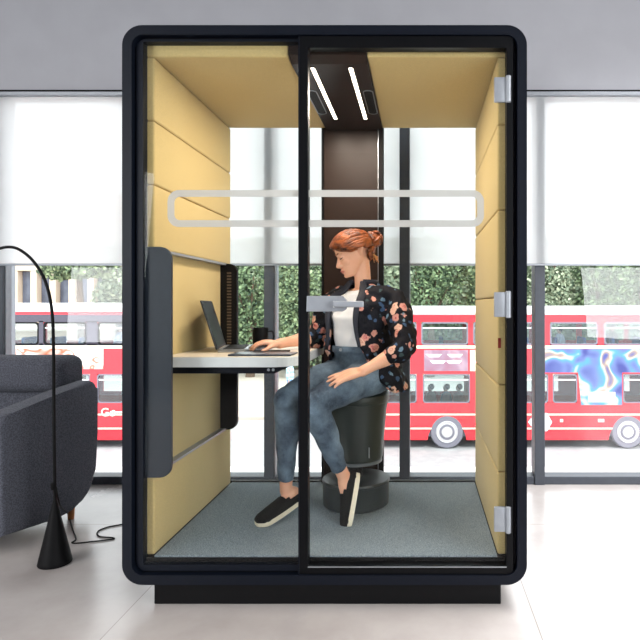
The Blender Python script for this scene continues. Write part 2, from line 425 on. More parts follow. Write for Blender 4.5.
def bus(name, label, x0, x1, up, low, wheels, glaz_dark, z_top):
    root = empty(name, ((x0+x1)/2, BS+1.25, G-.1), label, 'bus')
    zt = bz(z_top); y0, y1 = BS, BS+2.5
    uz0, uz1 = bz(345), bz(322); lz0, lz1 = bz(403), bz(374); bot = bz(440)
    # lower skin, mid band, top band (both sides) and pillars between the windows
    m = MB()
    for ys, ye in ((y0, y0+.06), (y1-.06, y1)):
        # wheel arches are cut by building the skirt as pieces
        arch = sorted([bx(w_) for w_ in wheels])
        xs = [x0+.1]+[v for a in arch for v in (a-.62, a+.62)]+[x1-.1]
        for i in range(0, len(xs), 2):
            m.box(xs[i], xs[i+1], ys, ye, bot, bot+.62)
        for a in arch:
            pl = [(a+.62, bot+.62)]+[(a+.60*math.cos(t*math.pi/10), bot+.18+.44*math.sin(t*math.pi/10)) for t in range(0, 11)]+[(a-.62, bot+.62)]
            m.prism(dedupe([(a-.62, bot), (a-.60, bot)]+[(a-.60*math.cos(t*math.pi/12), bot+.6*math.sin(t*math.pi/12)) for t in range(0, 13)]+[(a+.62, bot), (a+.62, bot+.63), (a-.62, bot+.63)]), ys, ye)
        m.box(x0+.1, x1-.1, ys, ye, bot+.62, lz0)
        m.box(x0+.1, x1-.1, ys, ye, lz1, uz0)
        m.box(x0+.1, x1-.1, ys, ye, uz1, zt-.28)
        for tab, z0, z1 in ((up, uz0, uz1), (low, lz0, lz1)):
            e = [x0+.1]+[v for (a, b) in tab for v in (a, b)]+[x1-.1]
            for i in range(0, len(e), 2):
                if e[i+1]-e[i] > .01: m.box(e[i], e[i+1], ys, ye, z0, z1)
    m.box(x0, x0+.12, y0+.02, y1-.02, bot, uz0, .04); m.box(x1-.12, x1, y0+.02, y1-.02, bot, uz0, .04)
    m.box(x0, x0+.12, y0+.02, y1-.02, uz1, zt-.28); m.box(x1-.12, x1, y0+.02, y1-.02, uz1, zt-.28)
    m.build('body', M_red, root)
    MB().box(x0+.03, x1-.03, y0-.02, y1+.02, zt-.30, zt, .12, 4).build('roof', M_roofw, root, True)
    d = MB(); d.box(x0+.12, x1-.12, y0+.07, y1-.07, -1.0+.35-.05, -.62, 0); d.box(x0+.12, x1-.12, y0+.07, y1-.07, bot+.1, bot+.25)
    d.build('deck', M_busin, root)
    for (a, b) in up:
        p = MB().prism(dedupe(rrect(a+.02, b-.02, uz0+.02, uz1-.02, .1, 4)), y0+.015, y0+.03).build('upper_window', M_bglass, root)
        MB().ring(rrect(a, b, uz0, uz1, .1, 4), rrect(a+.05, b-.05, uz0+.05, uz1-.05, .08, 4), y0-.005, y0+.02).build('window_seal', M_matt_black if glaz_dark else M_tyre, p)
        MB().box(a+.05, b-.05, y0+.002, y0+.02, uz1-.2, uz1-.17).build('vent_bar', M_roofw, p)
    for (a, b) in low:
        p = MB().prism(dedupe(rrect(a+.02, b-.02, lz0+.02, lz1-.02, .1, 4)), y0+.015, y0+.03).build('lower_window', M_bglass, root)
        MB().ring(rrect(a, b, lz0, lz1, .1, 4), rrect(a+.04, b-.04, lz0+.04, lz1-.04, .08, 4), y0-.005, y0+.02).build('window_seal', M_tyre, p)
        MB().box(a+.05, b-.05, y0+.002, y0+.02, lz1-.2, lz1-.16).build('vent_bar', M_roofw, p)
    for py in (414.5, 428.5):
        MB().box(x0+.12, x1-.12, y0-.006, y0+.01, bz(py)-.025, bz(py)+.025).build('cream_stripe', M_cream, root)
    MB().box(x0+.05, x1-.05, y0-.01, y0+.01, bz(347)-.045, bz(347)+.045).build('cream_stripe', M_cream, root)
    n = int((x1-x0-1)/.9)
    for deck_z in (-.62, bot+.25):
        for k in range(n):
            sx = x0+.6+k*.9
            m = MB(); m.box(sx, sx+.42, y0+.25, y0+1.0, deck_z+.25, deck_z+.42, .05); m.box(sx-.06, sx+.06, y0+.25, y0+1.0, deck_z+.3, deck_z+.78, .05)
            m.build('passenger_seat', M_seat, root)
    for w_ in wheels: wheel(w_, root)
    return root

pit = 1.675
up = [(-1.55, -.1), (.035, 1.495), (1.645, 2.45), (2.6, 3.85), (4.03, 5.52), (5.71, 7.2), (7.35, 8.3)]
low = [(-1.64+.1, -.1), (.09, 1.55), (1.72, 2.6), (2.75, 3.98), (4.12, 4.88), (6.3, 7.4)]
rb = bus('double_decker_bus', 'red double-decker bus behind the right half of the pod and beyond, with wheels in view', -1.72, 8.5, up, low, [447, 628], False, 306)
MB().box(bx(545), bx(690), BS-.012, BS-.001, bz(372.5), bz(349)).build('poster', M_ad1, rb)
MB().prism([(bx(581), bz(405)), (bx(622), bz(405)), (bx(622), bz(372.5)), (bx(578), bz(372.5))], BS-.012, BS-.001).build('poster', M_ad1, rb)
MB().box(bx(588), bx(615), BS-.016, BS-.010, bz(402), bz(392)).build('white_poster_block', M_roofw, rb)
MB().box(bx(424), bx(468), BS-.012, BS-.001, bz(371), bz(350)).build('poster', M_ad3, rb)
m = MB()
for (px, py) in ((434, 355.5), (455, 355.5), (438, 362), (454, 362)):
    for k in range(1): m.prism([(bx(px-8), bz(py-1.4)), (bx(px-5), bz(py+1.6)), (bx(px+5), bz(py+1.6)), (bx(px+8), bz(py-1.4))], BS-.018, BS-.012)
m.build('white_poster_shapes', M_roofw, rb)
MB().box(bx(470), bx(476), BS-.012, BS-.001, bz(371), bz(350)).build('poster', M_cream, rb)
MB().prism([(bx(528), bz(422)), (bx(535), bz(431)), (bx(547), bz(431)), (bx(552), bz(422)), (bx(547), bz(413)), (bx(535), bz(413))][::-1], BS-.014, BS-.006).build('white_diamond_mark', M_roofw, rb)
MB().box(bx(560), bx(563), BS-.014, BS-.004, bz(422), bz(419)).build('fuel_flap', M_cream, rb)
MB().box(bx(598), bx(604), BS-.014, BS-.004, bz(422), bz(419)).build('side_marker', M_roofw, rb)

x1 = bx(133)
upL = [(x1-1.1-.0, x1-.25)]+[(x1-1.35-1.48*(k+1)+.05, x1-1.35-1.48*k-.09) for k in range(6)]
upL = sorted(upL)
lowL = sorted([(bx(97), bx(124)), (bx(60), bx(90)), (bx(10), bx(50)), (-16.5, -14.5)])
lb_ = bus('double_decker_bus', 'red double-decker bus at the left, behind the sofa, with a white poster on its side', x1-10.5, x1, upL, lowL, [-160, 15], True, 303)
MB().box(bx(-60), bx(103.5), BS-.012, BS-.001, bz(369), bz(348.5)).build('poster', M_ad2, lb_)
# dark glazing band of the upper deck
m = MB(); m.box(x1-10.3, x1-.15, BS-.004, BS+.0, bz(322), bz(314.5)); m.box(x1-10.3, x1-.15, BS-.004, BS, bz(345.6), bz(343.4))
for (a, b) in zip(upL[:-1], upL[1:]): m.box(a[1], b[0], BS-.004, BS, bz(345), bz(321))
m.build('dark_glazing_band', mat('dark_band', (70, 66, 80), .3), lb_)
def text_obj(txt, size, loc, rot, m, parent, name, ext=.004):
    cu = bpy.data.curves.new(name, 'FONT'); cu.body = txt; cu.size = size; cu.extrude = ext; cu.offset = size*.012
    o = bpy.data.objects.new(name, cu); C.objects.link(o)
    dg = bpy.context.evaluated_depsgraph_get()
    me = bpy.data.meshes.new_from_object(o.evaluated_get(dg)); bpy.data.objects.remove(o)
    o = bpy.data.objects.new(name, me); C.objects.link(o)
    me.transform(Matrix.Translation(Vector(loc)-world_loc(parent)) @ rot)
    o.parent = parent; me.materials.clear(); me.materials.append(m); return o
rot = Matrix.Rotation(math.pi/2, 4, 'X')
text_obj('Go', .36, (bx(101), BS-.02, bz(416)), rot, M_cream, lb_, 'lettering')
m = MB(); m.box(bx(114), bx(128), BS-.018, BS-.008, bz(413), bz(411.3)); m.ring(rrect(bx(112), bx(115.5), bz(415), bz(410), .05, 4), rrect(bx(113), bx(114.5), bz(413.6), bz(411.4), .02, 4), BS-.018, BS-.008)
m.build('key_mark', M_cream, lb_)
# passengers in the lower deck windows (small and blurred in the photo)
M_skin2 = mat('skin', (222, 170, 140), .6, 0, .04)
def passenger(px, z, shirt, label, dy=.45):
    x = bx(px); y = BS+dy
    r = empty('person', (x, y, z), label, 'person', 'bus passengers')
    m = MB(); m.limb([(x, y, z), (x, y, z+.25), (x, y, z+.42)], [.13, .17, .15], sub=3); m.limb([(x, y, z+.45), (x-.01, y, z+.58)], [.05, .05]); m.ell((x-.02, y, z+.68), (.085, .07, .11))
    m.limb([(x-.02, y-.17, z+.4), (x-.06, y-.22, z+.15), (x-.25, y-.2, z+.12)], [.055, .05, .04])
    m.build('body', M_skin2, r, remesh=.02, smooth_it=2)
    m = MB(); m.limb([(x, y, z), (x, y, z+.25), (x, y, z+.42)], [.15, .19, .17], sub=3); m.limb([(x-.02, y-.18, z+.4), (x-.06, y-.23, z+.18)], [.07, .06])
    m.build('shirt', shirt, r, remesh=.02, smooth_it=2)
    MB().ell((x+.02, y, z+.72), (.1, .085, .1)).build('hair', M_matt_black, r, True)
sw = mat('white_shirt', (225, 225, 230), .9); sb_ = mat('blue_shirt', (90, 150, 215), .9); sr = mat('pink_shirt', (215, 120, 130), .9)
zl = bz(440)+.25+.62; zu = -.62+.42
passenger(431, zl, sw, 'bus passenger in a white top at the lower window above the wheel')
passenger(447, zl, sb_, 'bus passenger in a blue top, middle of the lower window above the wheel')
passenger(460, zl, sr, 'bus passenger in a pink top at the right of the lower window above the wheel')
passenger(619, zu-.05, M_matt_black, 'dark-dressed bus passenger in the upper window at the right edge', .6)
passenger(612, zu-.1, sb_, 'blue-topped bus passenger in the upper window at the right edge', .9)
passenger(563, zu-.1, sw, 'white-topped bus passenger in the upper window right of the pod')
passenger(113, zu-.05, sw, 'white-topped bus passenger in the upper window of the left bus')

# pedestrian on the far pavement
pc = Vector((X(290, 26.5), 26.5, G+.02))
r = empty('person', pc, 'pedestrian in a light blue checked shirt walking on the far pavement', 'person')
def q(dx, dy, dz): return pc+Vector((dx, dy, dz))
m = MB()
m.limb([q(0, 0, .95), q(0, 0, 1.2), q(0, 0, 1.42)], [.13, .14, .15]); m.limb([q(0, 0, 1.45), q(-.01, 0, 1.58)], [.05, .05]); m.ell(q(-.02, 0, 1.66), (.09, .075, .115))
for s_ in (-1, 1):
    m.limb([q(0, .09*s_, .92), q(-.12*s_, .09*s_, .5), q(-.2*s_+.02, .09*s_, .07)], [.085, .06, .04]); m.limb([q(-.2*s_, .09*s_, .04), q(-.2*s_-.2, .09*s_, .03)], [.04, .035])
    m.limb([q(0, .19*s_, 1.4), q(.08*s_, .22*s_, 1.12), q(.0, .2*s_, .9)], [.05, .042, .03]); m.limb([q(0, .2*s_, .88), q(-.04, .2*s_, .8)], [.03, .02])
m.build('body', M_skin2, r, remesh=.02, smooth_it=2)
m = MB(); m.limb([q(0, 0, .92), q(0, 0, 1.2), q(0, 0, 1.42)], [.16, .17, .18])
for s_ in (-1, 1): m.limb([q(0, .19*s_, 1.4), q(.08*s_, .22*s_, 1.12), q(.02, .2*s_, .95)], [.075, .065, .055])
mc = bpy.data.materials.new('blue_check'); mc.use_nodes = True; nt = mc.node_tree; ck = nt.nodes.new('ShaderNodeTexChecker'); ck.inputs['Scale'].default_value = 9
ck.inputs[1].default_value = (*lin((150, 200, 240)), 1); ck.inputs[2].default_value = (*lin((215, 235, 250)), 1)
tcn = nt.nodes.new('ShaderNodeTexCoord'); nt.links.new(tcn.outputs['Object'], ck.inputs[0]); nt.links.new(ck.outputs[0], nt.nodes['Principled BSDF'].inputs['Base Color'])
m.build('shirt', mc, r, remesh=.025, smooth_it=2)
m = MB(); 
for s_ in (-1, 1): m.limb([q(0, .09*s_, .92), q(-.12*s_, .09*s_, .5), q(-.2*s_+.02, .09*s_, .12)], [.12, .09, .07])
m.build('trousers', mat('light_jeans', (90, 150, 210), .9), r, remesh=.025, smooth_it=2)
MB().ell(q(0, 0, 1.7), (.1, .09, .1)).build('hair', M_matt_black, r, True)

# ---- trees and ivy beyond the street
def leaf_mat(name, a, b_):
    m = bpy.data.materials.new(name); m.use_nodes = True; nt = m.node_tree; b = nt.nodes['Principled BSDF']
    g = nt.nodes.new('ShaderNodeNewGeometry'); r = nt.nodes.new('ShaderNodeValToRGB')
    r.color_ramp.elements[0].color = (*lin(a), 1); r.color_ramp.elements[1].color = (*lin(b_), 1)
    nt.links.new(g.outputs['Random Per Island'], r.inputs[0]); nt.links.new(r.outputs[0], b.inputs['Base Color'])
    b.inputs['Roughness'].default_value = .7
    return m
M_leaf = [leaf_mat('leaves_a', (52, 76, 56), (158, 178, 134)), leaf_mat('leaves_b', (66, 92, 70), (186, 198, 168)), leaf_mat('leaves_c', (44, 68, 52), (140, 164, 120))]
M_bark = mat('bark', (104, 88, 74), .9, 0, .15, 6)
def crown_mesh(rx, ry, rz, n, seed, lo=.18, hi=.42):
    rnd = random.Random(seed); m = MB(); bm = m.bm
    blobs = [(Vector((0, 0, 0)), 1.0)]+[(Vector((rnd.uniform(-.7, .7)*rx, rnd.uniform(-.6, .6)*ry, rnd.uniform(-.6, .7)*rz)), rnd.uniform(.35, .6)) for _ in range(9)]
    for _ in range(n):
        c, k = blobs[rnd.randrange(len(blobs))]
        d = Vector((rnd.gauss(0, 1), rnd.gauss(0, 1), rnd.gauss(0, 1))).normalized()*rnd.uniform(.75, 1.03)
        p = c+Vector((d.x*rx*k, d.y*ry*k, d.z*rz*k))
        s_ = rnd.uniform(lo, hi)
        nrm = (d+Vector((rnd.gauss(0, .6), rnd.gauss(0, .6), rnd.gauss(0, .6)+.3))).normalized()
        u = nrm.orthogonal().normalized(); u.rotate(Quaternion(nrm, rnd.uniform(0, 6.28))); v = nrm.cross(u)
        bm.faces.new([bm.verts.new(p+q_) for q_ in (u*s_*.5, v*s_*.3, -u*s_*.5, -v*s_*.3)])
    return m
tree_spots = [  # px, Y, rx, rz, zc, label
    (80, 32.5, 1.9, 1.1, 3.75, 'leafy tree spreading over the stone building at the far left'),
    (118, 36.2, 1.1, 2.2, 2.4, 'tree at the right end of the stone building, behind the left bus'),
    (250, 35, 1.7, 4.2, 1.2, 'tall ivy-green tree seen above the desk, left of the mug'),
    (303, 35, 1.5, 4.2, 1.0, 'ivy-green tree seen above the desk, right of the mug'),
    (356, 35, 1.6, 4.5, 1.4, 'tree directly behind the seated woman'),
    (430, 35, 2.0, 3.6, 1.8, 'tree above the bus just right of the seated woman'),
    (492, 35, 1.6, 3.8, 2.0, 'tree above the bus behind the yellow right wall of the pod'),
    (545, 35, 1.5, 3.4, 2.0, 'tree above the bus just right of the pod'),
    (600, 35, 1.7, 3.8, 2.0, 'tree above the bus, second one right of the pod'),
    (652, 35, 1.4, 3.4, 2.2, 'tree above the bus at the right edge'),
    (704, 35, 1.6, 3.8, 2.0, 'tree at the very right edge, mostly out of the picture'),
]
for i, (px, Y, rx, rz, zc, lb) in enumerate(tree_spots):
    x = X(px, Y)
    r = empty('tree', (x, Y, G+.02), lb, 'tree', 'trees across the street')
    m = crown_mesh(rx, 1.5, rz, 5600, 100+i, .14, .34)
    for v in m.bm.verts: v.co += Vector((x, Y, zc))
    m.build('foliage', M_leaf[i % 3], r)
    m = MB(); m.limb([(x, Y, G), (x+.1, Y, G+2), (x-.1, Y, zc+.5)], [.28, .22, .12], sub=3)
    for k in range(5):
        a = k*1.3; m.limb([(x, Y, zc-rz*.5+k*.3), (x+math.cos(a)*rx*.6, Y+math.sin(a)*1, zc+rz*.2+k*.2)], [.1, .04], 8, 2)
    m.build('trunk', M_bark, r, True)
# ivy-clad wall behind the trees
m = MB(); rnd = random.Random(5)
x0_, x1_ = X(128, 39), X(700, 39)
for _ in range(26000):
    p = Vector((rnd.uniform(x0_, x1_), 39-rnd.uniform(0, .5), rnd.uniform(G+.4, 5.6))); s_ = rnd.uniform(.25, .5)
    nrm = Vector((rnd.gauss(0, .5), -1, rnd.gauss(.4, .5))).normalized(); u = nrm.orthogonal().normalized(); u.rotate(Quaternion(nrm, rnd.uniform(0, 6.28))); v = nrm.cross(u)
    m.bm.faces.new([m.bm.verts.new(p+q_) for q_ in (u*s_*.5, v*s_*.35, -u*s_*.5, -v*s_*.35)])
o = m.build('ivy', M_leaf[1]); tag(o, 'ivy leaves covering the long wall across the street', 'ivy', kind='stuff')
struct(MB().box(x0_, x1_, 39.02, 39.5, G, 5.7).build('garden_wall', mat('brick_wall', (120, 110, 96), .9, 0, .1, 2)))
# stone building at the left
bY = 40; sc = bY/F
r = empty('building', (X(60, bY), bY+1.5, G), 'pale stone building with tall narrow windows across the street at the far left', 'building')
M_stone = mat('pale_stone', (214, 198, 180), .9, 0, .06, .6)
bx0, bx1 = X(-60, bY), X(127, bY)
MB().box(bx0, bx1, bY+.5, bY+3, G, 9).build('wall', M_stone, r)
MB().box(bx0, bx1, bY-.15, bY+.5, 3.55, 4.4).build('lintel_band', M_stone, r)
MB().box(bx0, bx1, bY-.15, bY+.5, -.6, -.1).build('sill_band', M_stone, r)
M_darkwin = mat('dark_window', (86, 92, 108), .15, 0, .2, 1)
for k in range(-4, 6):
    pxc = 31+k*19.0
    MB().box(X(pxc, bY), X(pxc+6.5, bY), bY-.1, bY+.5, -.1, 3.55, .05).build('pilaster', M_stone, r)
    MB().box(X(pxc+7, bY), X(pxc+18.5, bY), bY+.38, bY+.5, 0, 3.5).build('window', M_darkwin, r)

# ------------------------------------------------------------------ the office pod
YF, YI, YB = 2.262, 2.32, 3.256       # frame front, padding front, padding back
pod = empty('office_pod', (X(324, YF), YF, 0), 'black-framed glass-fronted office pod lined with mustard wool padding, standing in the middle of the room', 'office pod')
fx0, fx1, fz0, fz1 = X(122, YF), X(527, YF), Z(585, YF), Z(25, YF)
# outer shell
fr = MB().ring(rrect(fx0, fx1, fz0, fz1, .078, 10), rrect(fx0+.037, fx1-.037, fz0+.037, fz1-.037, .045, 10), YF, YF+.06).build('outer_frame', M_navy, pod, True)
m = MB()
m.ring(rrect(fx0+.004, fx1-.004, fz0+.004, fz1-.004, .074, 10), rrect(fx0+.03, fx1-.03, fz0+.03, fz1-.03, .05, 10), YF+.06, 3.31)
m.build('shell', M_navy, pod, True)
# inner jamb ring stepping back to the glass
jx0, jx1, jz0, jz1 = X(145, 2.30), X(513.5, 2.30), Z(563, 2.30), Z(43.5, 2.30)
MB().ring(rrect(fx0+.045, fx1-.045, fz0+.045, fz1-.045, .035, 6), rrect(jx0, jx1, jz0, jz1, .004, 6), YF+.022, YF+.062).build('inner_frame', M_navy, pod, True)
MB().ring(rrect(fx0+.030, fx1-.030, fz0+.03, fz1-.03, .05, 6), rrect(fx0+.047, fx1-.047, fz0+.047, fz1-.047, .035, 6), YF+.034, YF+.062).build('shadow_gap', M_matt_black, pod, True)
# plinth
px0, px1 = X(154, 2.287), X(501, 2.287)
MB().box(px0, px1, 2.287, 3.25, 0, fz0+.002, .004).build('plinth', M_matt_black, pod)
# fixed glass and door
MB().box(jx0, X(300, 2.29), 2.290, 2.298, jz0, jz1).build('fixed_glass', M_glass, pod)
dx0, dx1, dz0, dz1 = X(299, 2.275), X(513, 2.275), Z(574, 2.275), Z(36.5, 2.275)
door = MB().ring(rrect(dx0, dx1, dz0, dz1, .004, 2), rrect(dx0+.036, dx1-.026, dz0+.035, dz1-.046, .006, 2), 2.270, 2.310).build('glass_door', M_black, pod)
MB().box(dx0+.03, dx1-.02, 2.286, 2.294, dz0+.03, dz1-.04).build('door_glass', M_glass, door)
MB().box(dx0+.036, dx1-.026, 2.268, 2.272, dz0+.028, dz0+.032).build('door_bead', M_alu, door)
MB().box(dx0-.0015, dx0+.003, 2.2685, 2.27, dz0, dz1).build('stile_edge', M_navy, door)
# frosted manifestation band, one half on each glass
def band(px_a, px_b, left, Yg):
    xa, xb = X(px_a, Yg), X(px_b, Yg); z0, z1 = Z(227, Yg), Z(190, Yg); t = .027; R_ = .045; ri = .022
    m = MB()
    if left:
        po = [p for p in rrect(xa, xb, z0, z1, (R_, .0001, .0001, R_), 8)]; pi_ = [p for p in rrect(xa+t, xb, z0+t, z1-t, (ri, .0001, .0001, ri), 8)]
    else:
        po = [p for p in rrect(xa, xb, z0, z1, (.0001, R_, R_, .0001), 8)]; pi_ = [p for p in rrect(xa, xb-t, z0+t, z1-t, (.0001, ri, ri, .0001), 8)]
    return m.ring(po, pi_, Yg, Yg+.0008)
band(167.5, 300, True, 2.2885).build('frosted_band', M_frost, pod)
band(308, 484, False, 2.2845).build('frosted_band', M_frost, door)
# hinges
for py in (90, 304.5, 519):
    zc = Z(py, 2.28); hx0, hx1 = X(494, 2.28), X(511, 2.28)
    h = MB().box(hx0, hx1-.020, 2.272, 2.288, zc-.049, zc+.049, .004).build('hinge', M_aluf, door, True)
    MB().lathe((hx1-.012, 2.272, zc-.053), [(.008, 0), (.011, .003), (.011, .103), (.008, .106)], 16).build('hinge_pin', M_aluf, h, True)
# handle
zc = Z(304, 2.265)
hp = MB().prism([(X(307, 2.268), Z(311.5, 2.268)), (X(343, 2.268), Z(311.5, 2.268)), (X(347, 2.268), Z(309, 2.268)), (X(347, 2.268), Z(300, 2.268)), (X(343, 2.268), Z(296, 2.268)), (X(307.5, 2.268), Z(296, 2.268))], 2.254, 2.272, bev=.002).build('handle_plate', M_aluf, door)
MB().lathe((X(336, 2.25), 2.225, Z(304, 2.25)), [(.012, 0), (.012, .03)], 16, 'Y').box(X(334, 2.24), X(364, 2.24), 2.222, 2.238, Z(307.3, 2.24), Z(301, 2.24), .005, 3).build('lever', M_aluf, hp, True)
MB().box(X(333, 2.25), X(334.8, 2.25), 2.2525, 2.256, Z(307.5, 2.25), Z(301, 2.25)).build('lever_slot', M_roofw, hp)

# padding
xl, xr = X(154.5, YI), X(497.5, YI)         # inner faces
zt, zb = Z(57, YI), Z(555, YI)
zbot = zb-.0
lz = [zt, Z(120.5, YI), Z(184.5, YI), 1.405]
pad_l = xl-.07; pad_r = xr+.07
for a, b in zip(lz[:-1], lz[1:]):
    MB().box(pad_l, xl, YI, YB, b+.0015, a-.0015, .009, 3).build('wall_pad', M_fabric, pod, True)
dz_top, dz_bot = 1.405, .500
MB().box(pad_l-.0, xl, YI, YB, zbot, dz_bot-.001, .009, 3).build('wall_pad', M_fabric, pod, True)
MB().box(pad_l, xl-.028, YI, YB, dz_bot, dz_top-.001, .004, 2).build('recessed_pad', M_fabric, pod, True)
MB().box(xl-.028, xl, 3.215, YB, dz_bot+.001, dz_top-.002, .004, 2).build('wall_pad', M_fabric, pod, True)
rz = [zt, Z(124.5, YI), Z(210, YI), Z(297.5, YI), Z(385, YI), Z(472, YI), zbot]
for a, b in zip(rz[:-1], rz[1:]):
    MB().box(xr, pad_r, YI, YB, b+.0015, a-.0015, .009, 3).build('wall_pad', M_fabric, pod, True)
MB().box(X(498, 2.319), X(501, 2.319), 2.3185, 2.321, Z(348, 2.319), Z(338, 2.319)).build('red_fabric_tag', mat('red_tag', (140, 40, 30), .8), pod)
cx0, cx1 = -.528, -.212
MB().box(pad_l, cx0, YI, YB, zt, zt+.055, .008, 3).build('ceiling_pad', M_fabric, pod, True)
MB().box(cx1, pad_r, YI, YB, zt, zt+.055, .008, 3).build('ceiling_pad', M_fabric, pod, True)
MB().box(pad_l-.02, pad_r+.02, YI+.02, YB, zt+.056, fz1-.035).build('roof_board', M_matt_black, pod)
# pod floor and carpet
MB().box(pad_l, pad_r, YI-.01, YB+.03, fz0+.031, zbot-.006).build('floor_board', M_matt_black, pod)
MB().box(xl+.002, xr-.002, 2.315, YB+.02, zbot-.006, zbot).build('carpet', M_carpet, pod)
# ceiling light bar
z_c = zt-.004
lb2 = MB().prism([(YI-.003, z_c+.05), (YI-.003, z_c+.012), (YI+.05, z_c-.004), (YB, z_c-.004), (YB, z_c+.05)], cx0+.002, cx1-.002, 'X').build('light_bar', M_col, pod)
M_led = emit_mat('led_strip', (1, .82, .62), 10)
for (pa, pb) in (((311, 67), (337, 119)), ((349.5, 67), (366.5, 119))):
    zl_ = z_c-.0045
    Ya = (H-zl_)*F/(pa[1]-VY); Yb = (H-zl_)*F/(pb[1]-VY)
    Ya = abs(Ya); Yb = abs(Yb)
    xa = (X(pa[0], Ya)+X(pb[0], Yb))/2
    hw = .0085
    MB().ring(rrect(xa-hw-.004, xa+hw+.004, Ya-.004, Yb+.004, hw+.003, 6), rrect(xa-hw, xa+hw, Ya, Yb, hw-.001, 6), zl_-.003, zl_+.001, 'Z').build('led_rim', M_black, lb2)
    MB().prism(dedupe(rrect(xa-hw, xa+hw, Ya, Yb, hw-.001, 6)), zl_-.002, zl_, 'Z').build('led_strip', M_led, lb2)
for xa in (-.452, -.290):
    l_ = bpy.data.lights.new('led_light', 'AREA'); l_.shape = 'RECTANGLE'; l_.size = .017; l_.size_y = .66; l_.energy = 8; l_.color = (1, .86, .73)
    lo_ = bpy.data.objects.new('led_light', l_); C.objects.link(lo_); lo_.location = (xa, 2.72, z_c-.012)
for xv in (cx0+.028, cx1-.028):
    MB().prism(dedupe(rrect(xv-.02, xv+.02, 2.66, 2.98, .0195, 8)), z_c-.0062, z_c-.0042, 'Z').build('air_vent', M_matt_black, lb2)
    MB().ring(rrect(xv-.024, xv+.024, 2.656, 2.984, .0235, 8), rrect(xv-.02, xv+.02, 2.66, 2.98, .0195, 8), z_c-.0075, z_c-.0042, 'Z').build('vent_rim', M_alu, lb2)
# column
kx0, kx1 = -.552, -.205
cl = MB().box(kx0+.012, kx1-.03, YB-.0, YB+.05, zbot, zt+.04, .003).build('back_column', M_col, pod)
MB().box(kx0, kx0+.0115, YB-.006, YB+.05, zbot, zt+.04).build('column_trim', M_matt_black, cl)
MB().box(kx1-.029, kx1, YB-.006, YB+.05, zbot, zt+.04).build('column_trim', M_matt_black, cl)
MB().box(kx1-.031, kx1-.028, YB-.008, YB+.0, zbot, zt-.0).build('column_bead', M_alu, cl)
for (a, b) in ((xl-.01, kx0), (kx1, xr+.01)):
    MB().box(a, b, YB+.03, YB+.038, zbot, zt+.02).build('rear_glass', M_glass, pod)
MB().box(xl-.01, xr+.01, YB+.02, YB+.05, zbot-.01, zbot+.006).build('rear_rail', M_matt_black, pod)

# ------------------------------------------------------------------ desk unit on the left wall
zd = Z(357, 2.42)         # table top height
desk = empty('desk', (-1.0, 2.8, zd-.045), 'white-edged desk with rounded corner, fixed between two dark side fins inside the pod', 'desk')
M_fin = mat('dark_blue_fin', (27, 36, 48), .5, 0, .05)
# fins: rounded on the free side
fa = MB().prism(dedupe(rrect(X(143.5, 2.306), X(171.5, 2.306), dz_bot-.006, dz_top+.006, (.004, .045, .045, .004), 8)), 2.303, 2.319, 'Y', .002).build('front_fin', M_fin, desk)
xf = -1.0
fb = MB().prism(dedupe(rrect(xl-.03, xf, dz_bot+.0, dz_top+.0, (.004, .045, .045, .004), 8)), 3.165, 3.195, 'Y', .002).build('rear_fin', M_matt_black, desk)
M_led_unlit = mat('brass_bristle', (84, 70, 54), .7)
m = MB()
for k in range(24): m.box(-1.052, -1.030, 3.160, 3.166, .97+k*.0165, .979+k*.0165)
m.build('cable_grille', M_led_unlit, fb)
m = MB().box(xl-.03, xl+.004, 2.32, 3.165, dz_top-.008, dz_top+.002).build('metal_rail', M_aluf, desk)
m = MB().box(xl-.03, xl+.004, 2.32, 3.165, dz_bot-.002, dz_bot+.008).build('metal_rail', M_aluf, desk)
tx0, tx1, ty0, ty1 = xl-.026, -.513, 2.42, 3.13
MB().prism(dedupe(rrect(tx0, tx1, ty0, ty1, (.004, .10, .05, .004), 8)), zd-.043, zd-.002, 'Z', .003).build('tabletop', M_white_edge, desk)
MB().prism(dedupe(rrect(tx0+.004, tx1-.004, ty0+.004, ty1-.004, (.004, .097, .047, .004), 8)), zd-.002, zd, 'Z').build('tabletop_surface', M_white_top, desk)
m = MB(); m.box(tx0, -.62, 2.47, 2.50, zd-.075, zd-.043); m.box(tx0, -.62, 2.98, 3.01, zd-.075, zd-.043)
m.prism([(-.62, zd-.075), (-.62, zd-.043), (-.55, zd-.043)], 2.47, 2.50); m.prism([(-.62, zd-.075), (-.62, zd-.043), (-.55, zd-.043)], 2.98, 3.01)
tf = m.build('support_bracket', M_navy, desk)
m = MB(); m.lathe((-.645, 2.468, zd-.059), [(.006, 0), (.006, .004)], 10, 'Y'); m.lathe((-.625, 2.468, zd-.059), [(.006, 0), (.006, .004)], 10, 'Y'); m.build('screws', M_alu, tf)

# laptop
M_lap = mat('graphite_aluminium', (52, 54, 58), .35, .6, .04)
M_screen = mat('laptop_screen', (8, 8, 10), .3, spec=.15)
lp = empty('laptop', (-.83, 2.79, zd), 'open dark laptop on the desk with its back to the left fin', 'laptop')
Rl = Matrix.Translation((-.955, 2.80, zd)) @ Matrix.Rotation(math.radians(12), 4, 'Z')
MB().box(0, .235, -.165, .165, .001, .014, .004, M=Rl).build('base', M_alu, lp, True)
MB().box(.02, .115, -.15, .15, .0141, .0155, M=Rl).build('keyboard', M_matt_black, lp)
Rs = Rl @ Matrix.Translation((0, 0, .014)) @ Matrix.Rotation(math.radians(-17), 4, 'Y')
ld = MB().box(-.009, -.001, -.165, .165, 0, .235, .003, M=Rs).build('lid', M_lap, lp, True)
MB().box(-.0009, .0003, -.155, .155, .012, .227, M=Rs).build('screen', M_screen, ld)
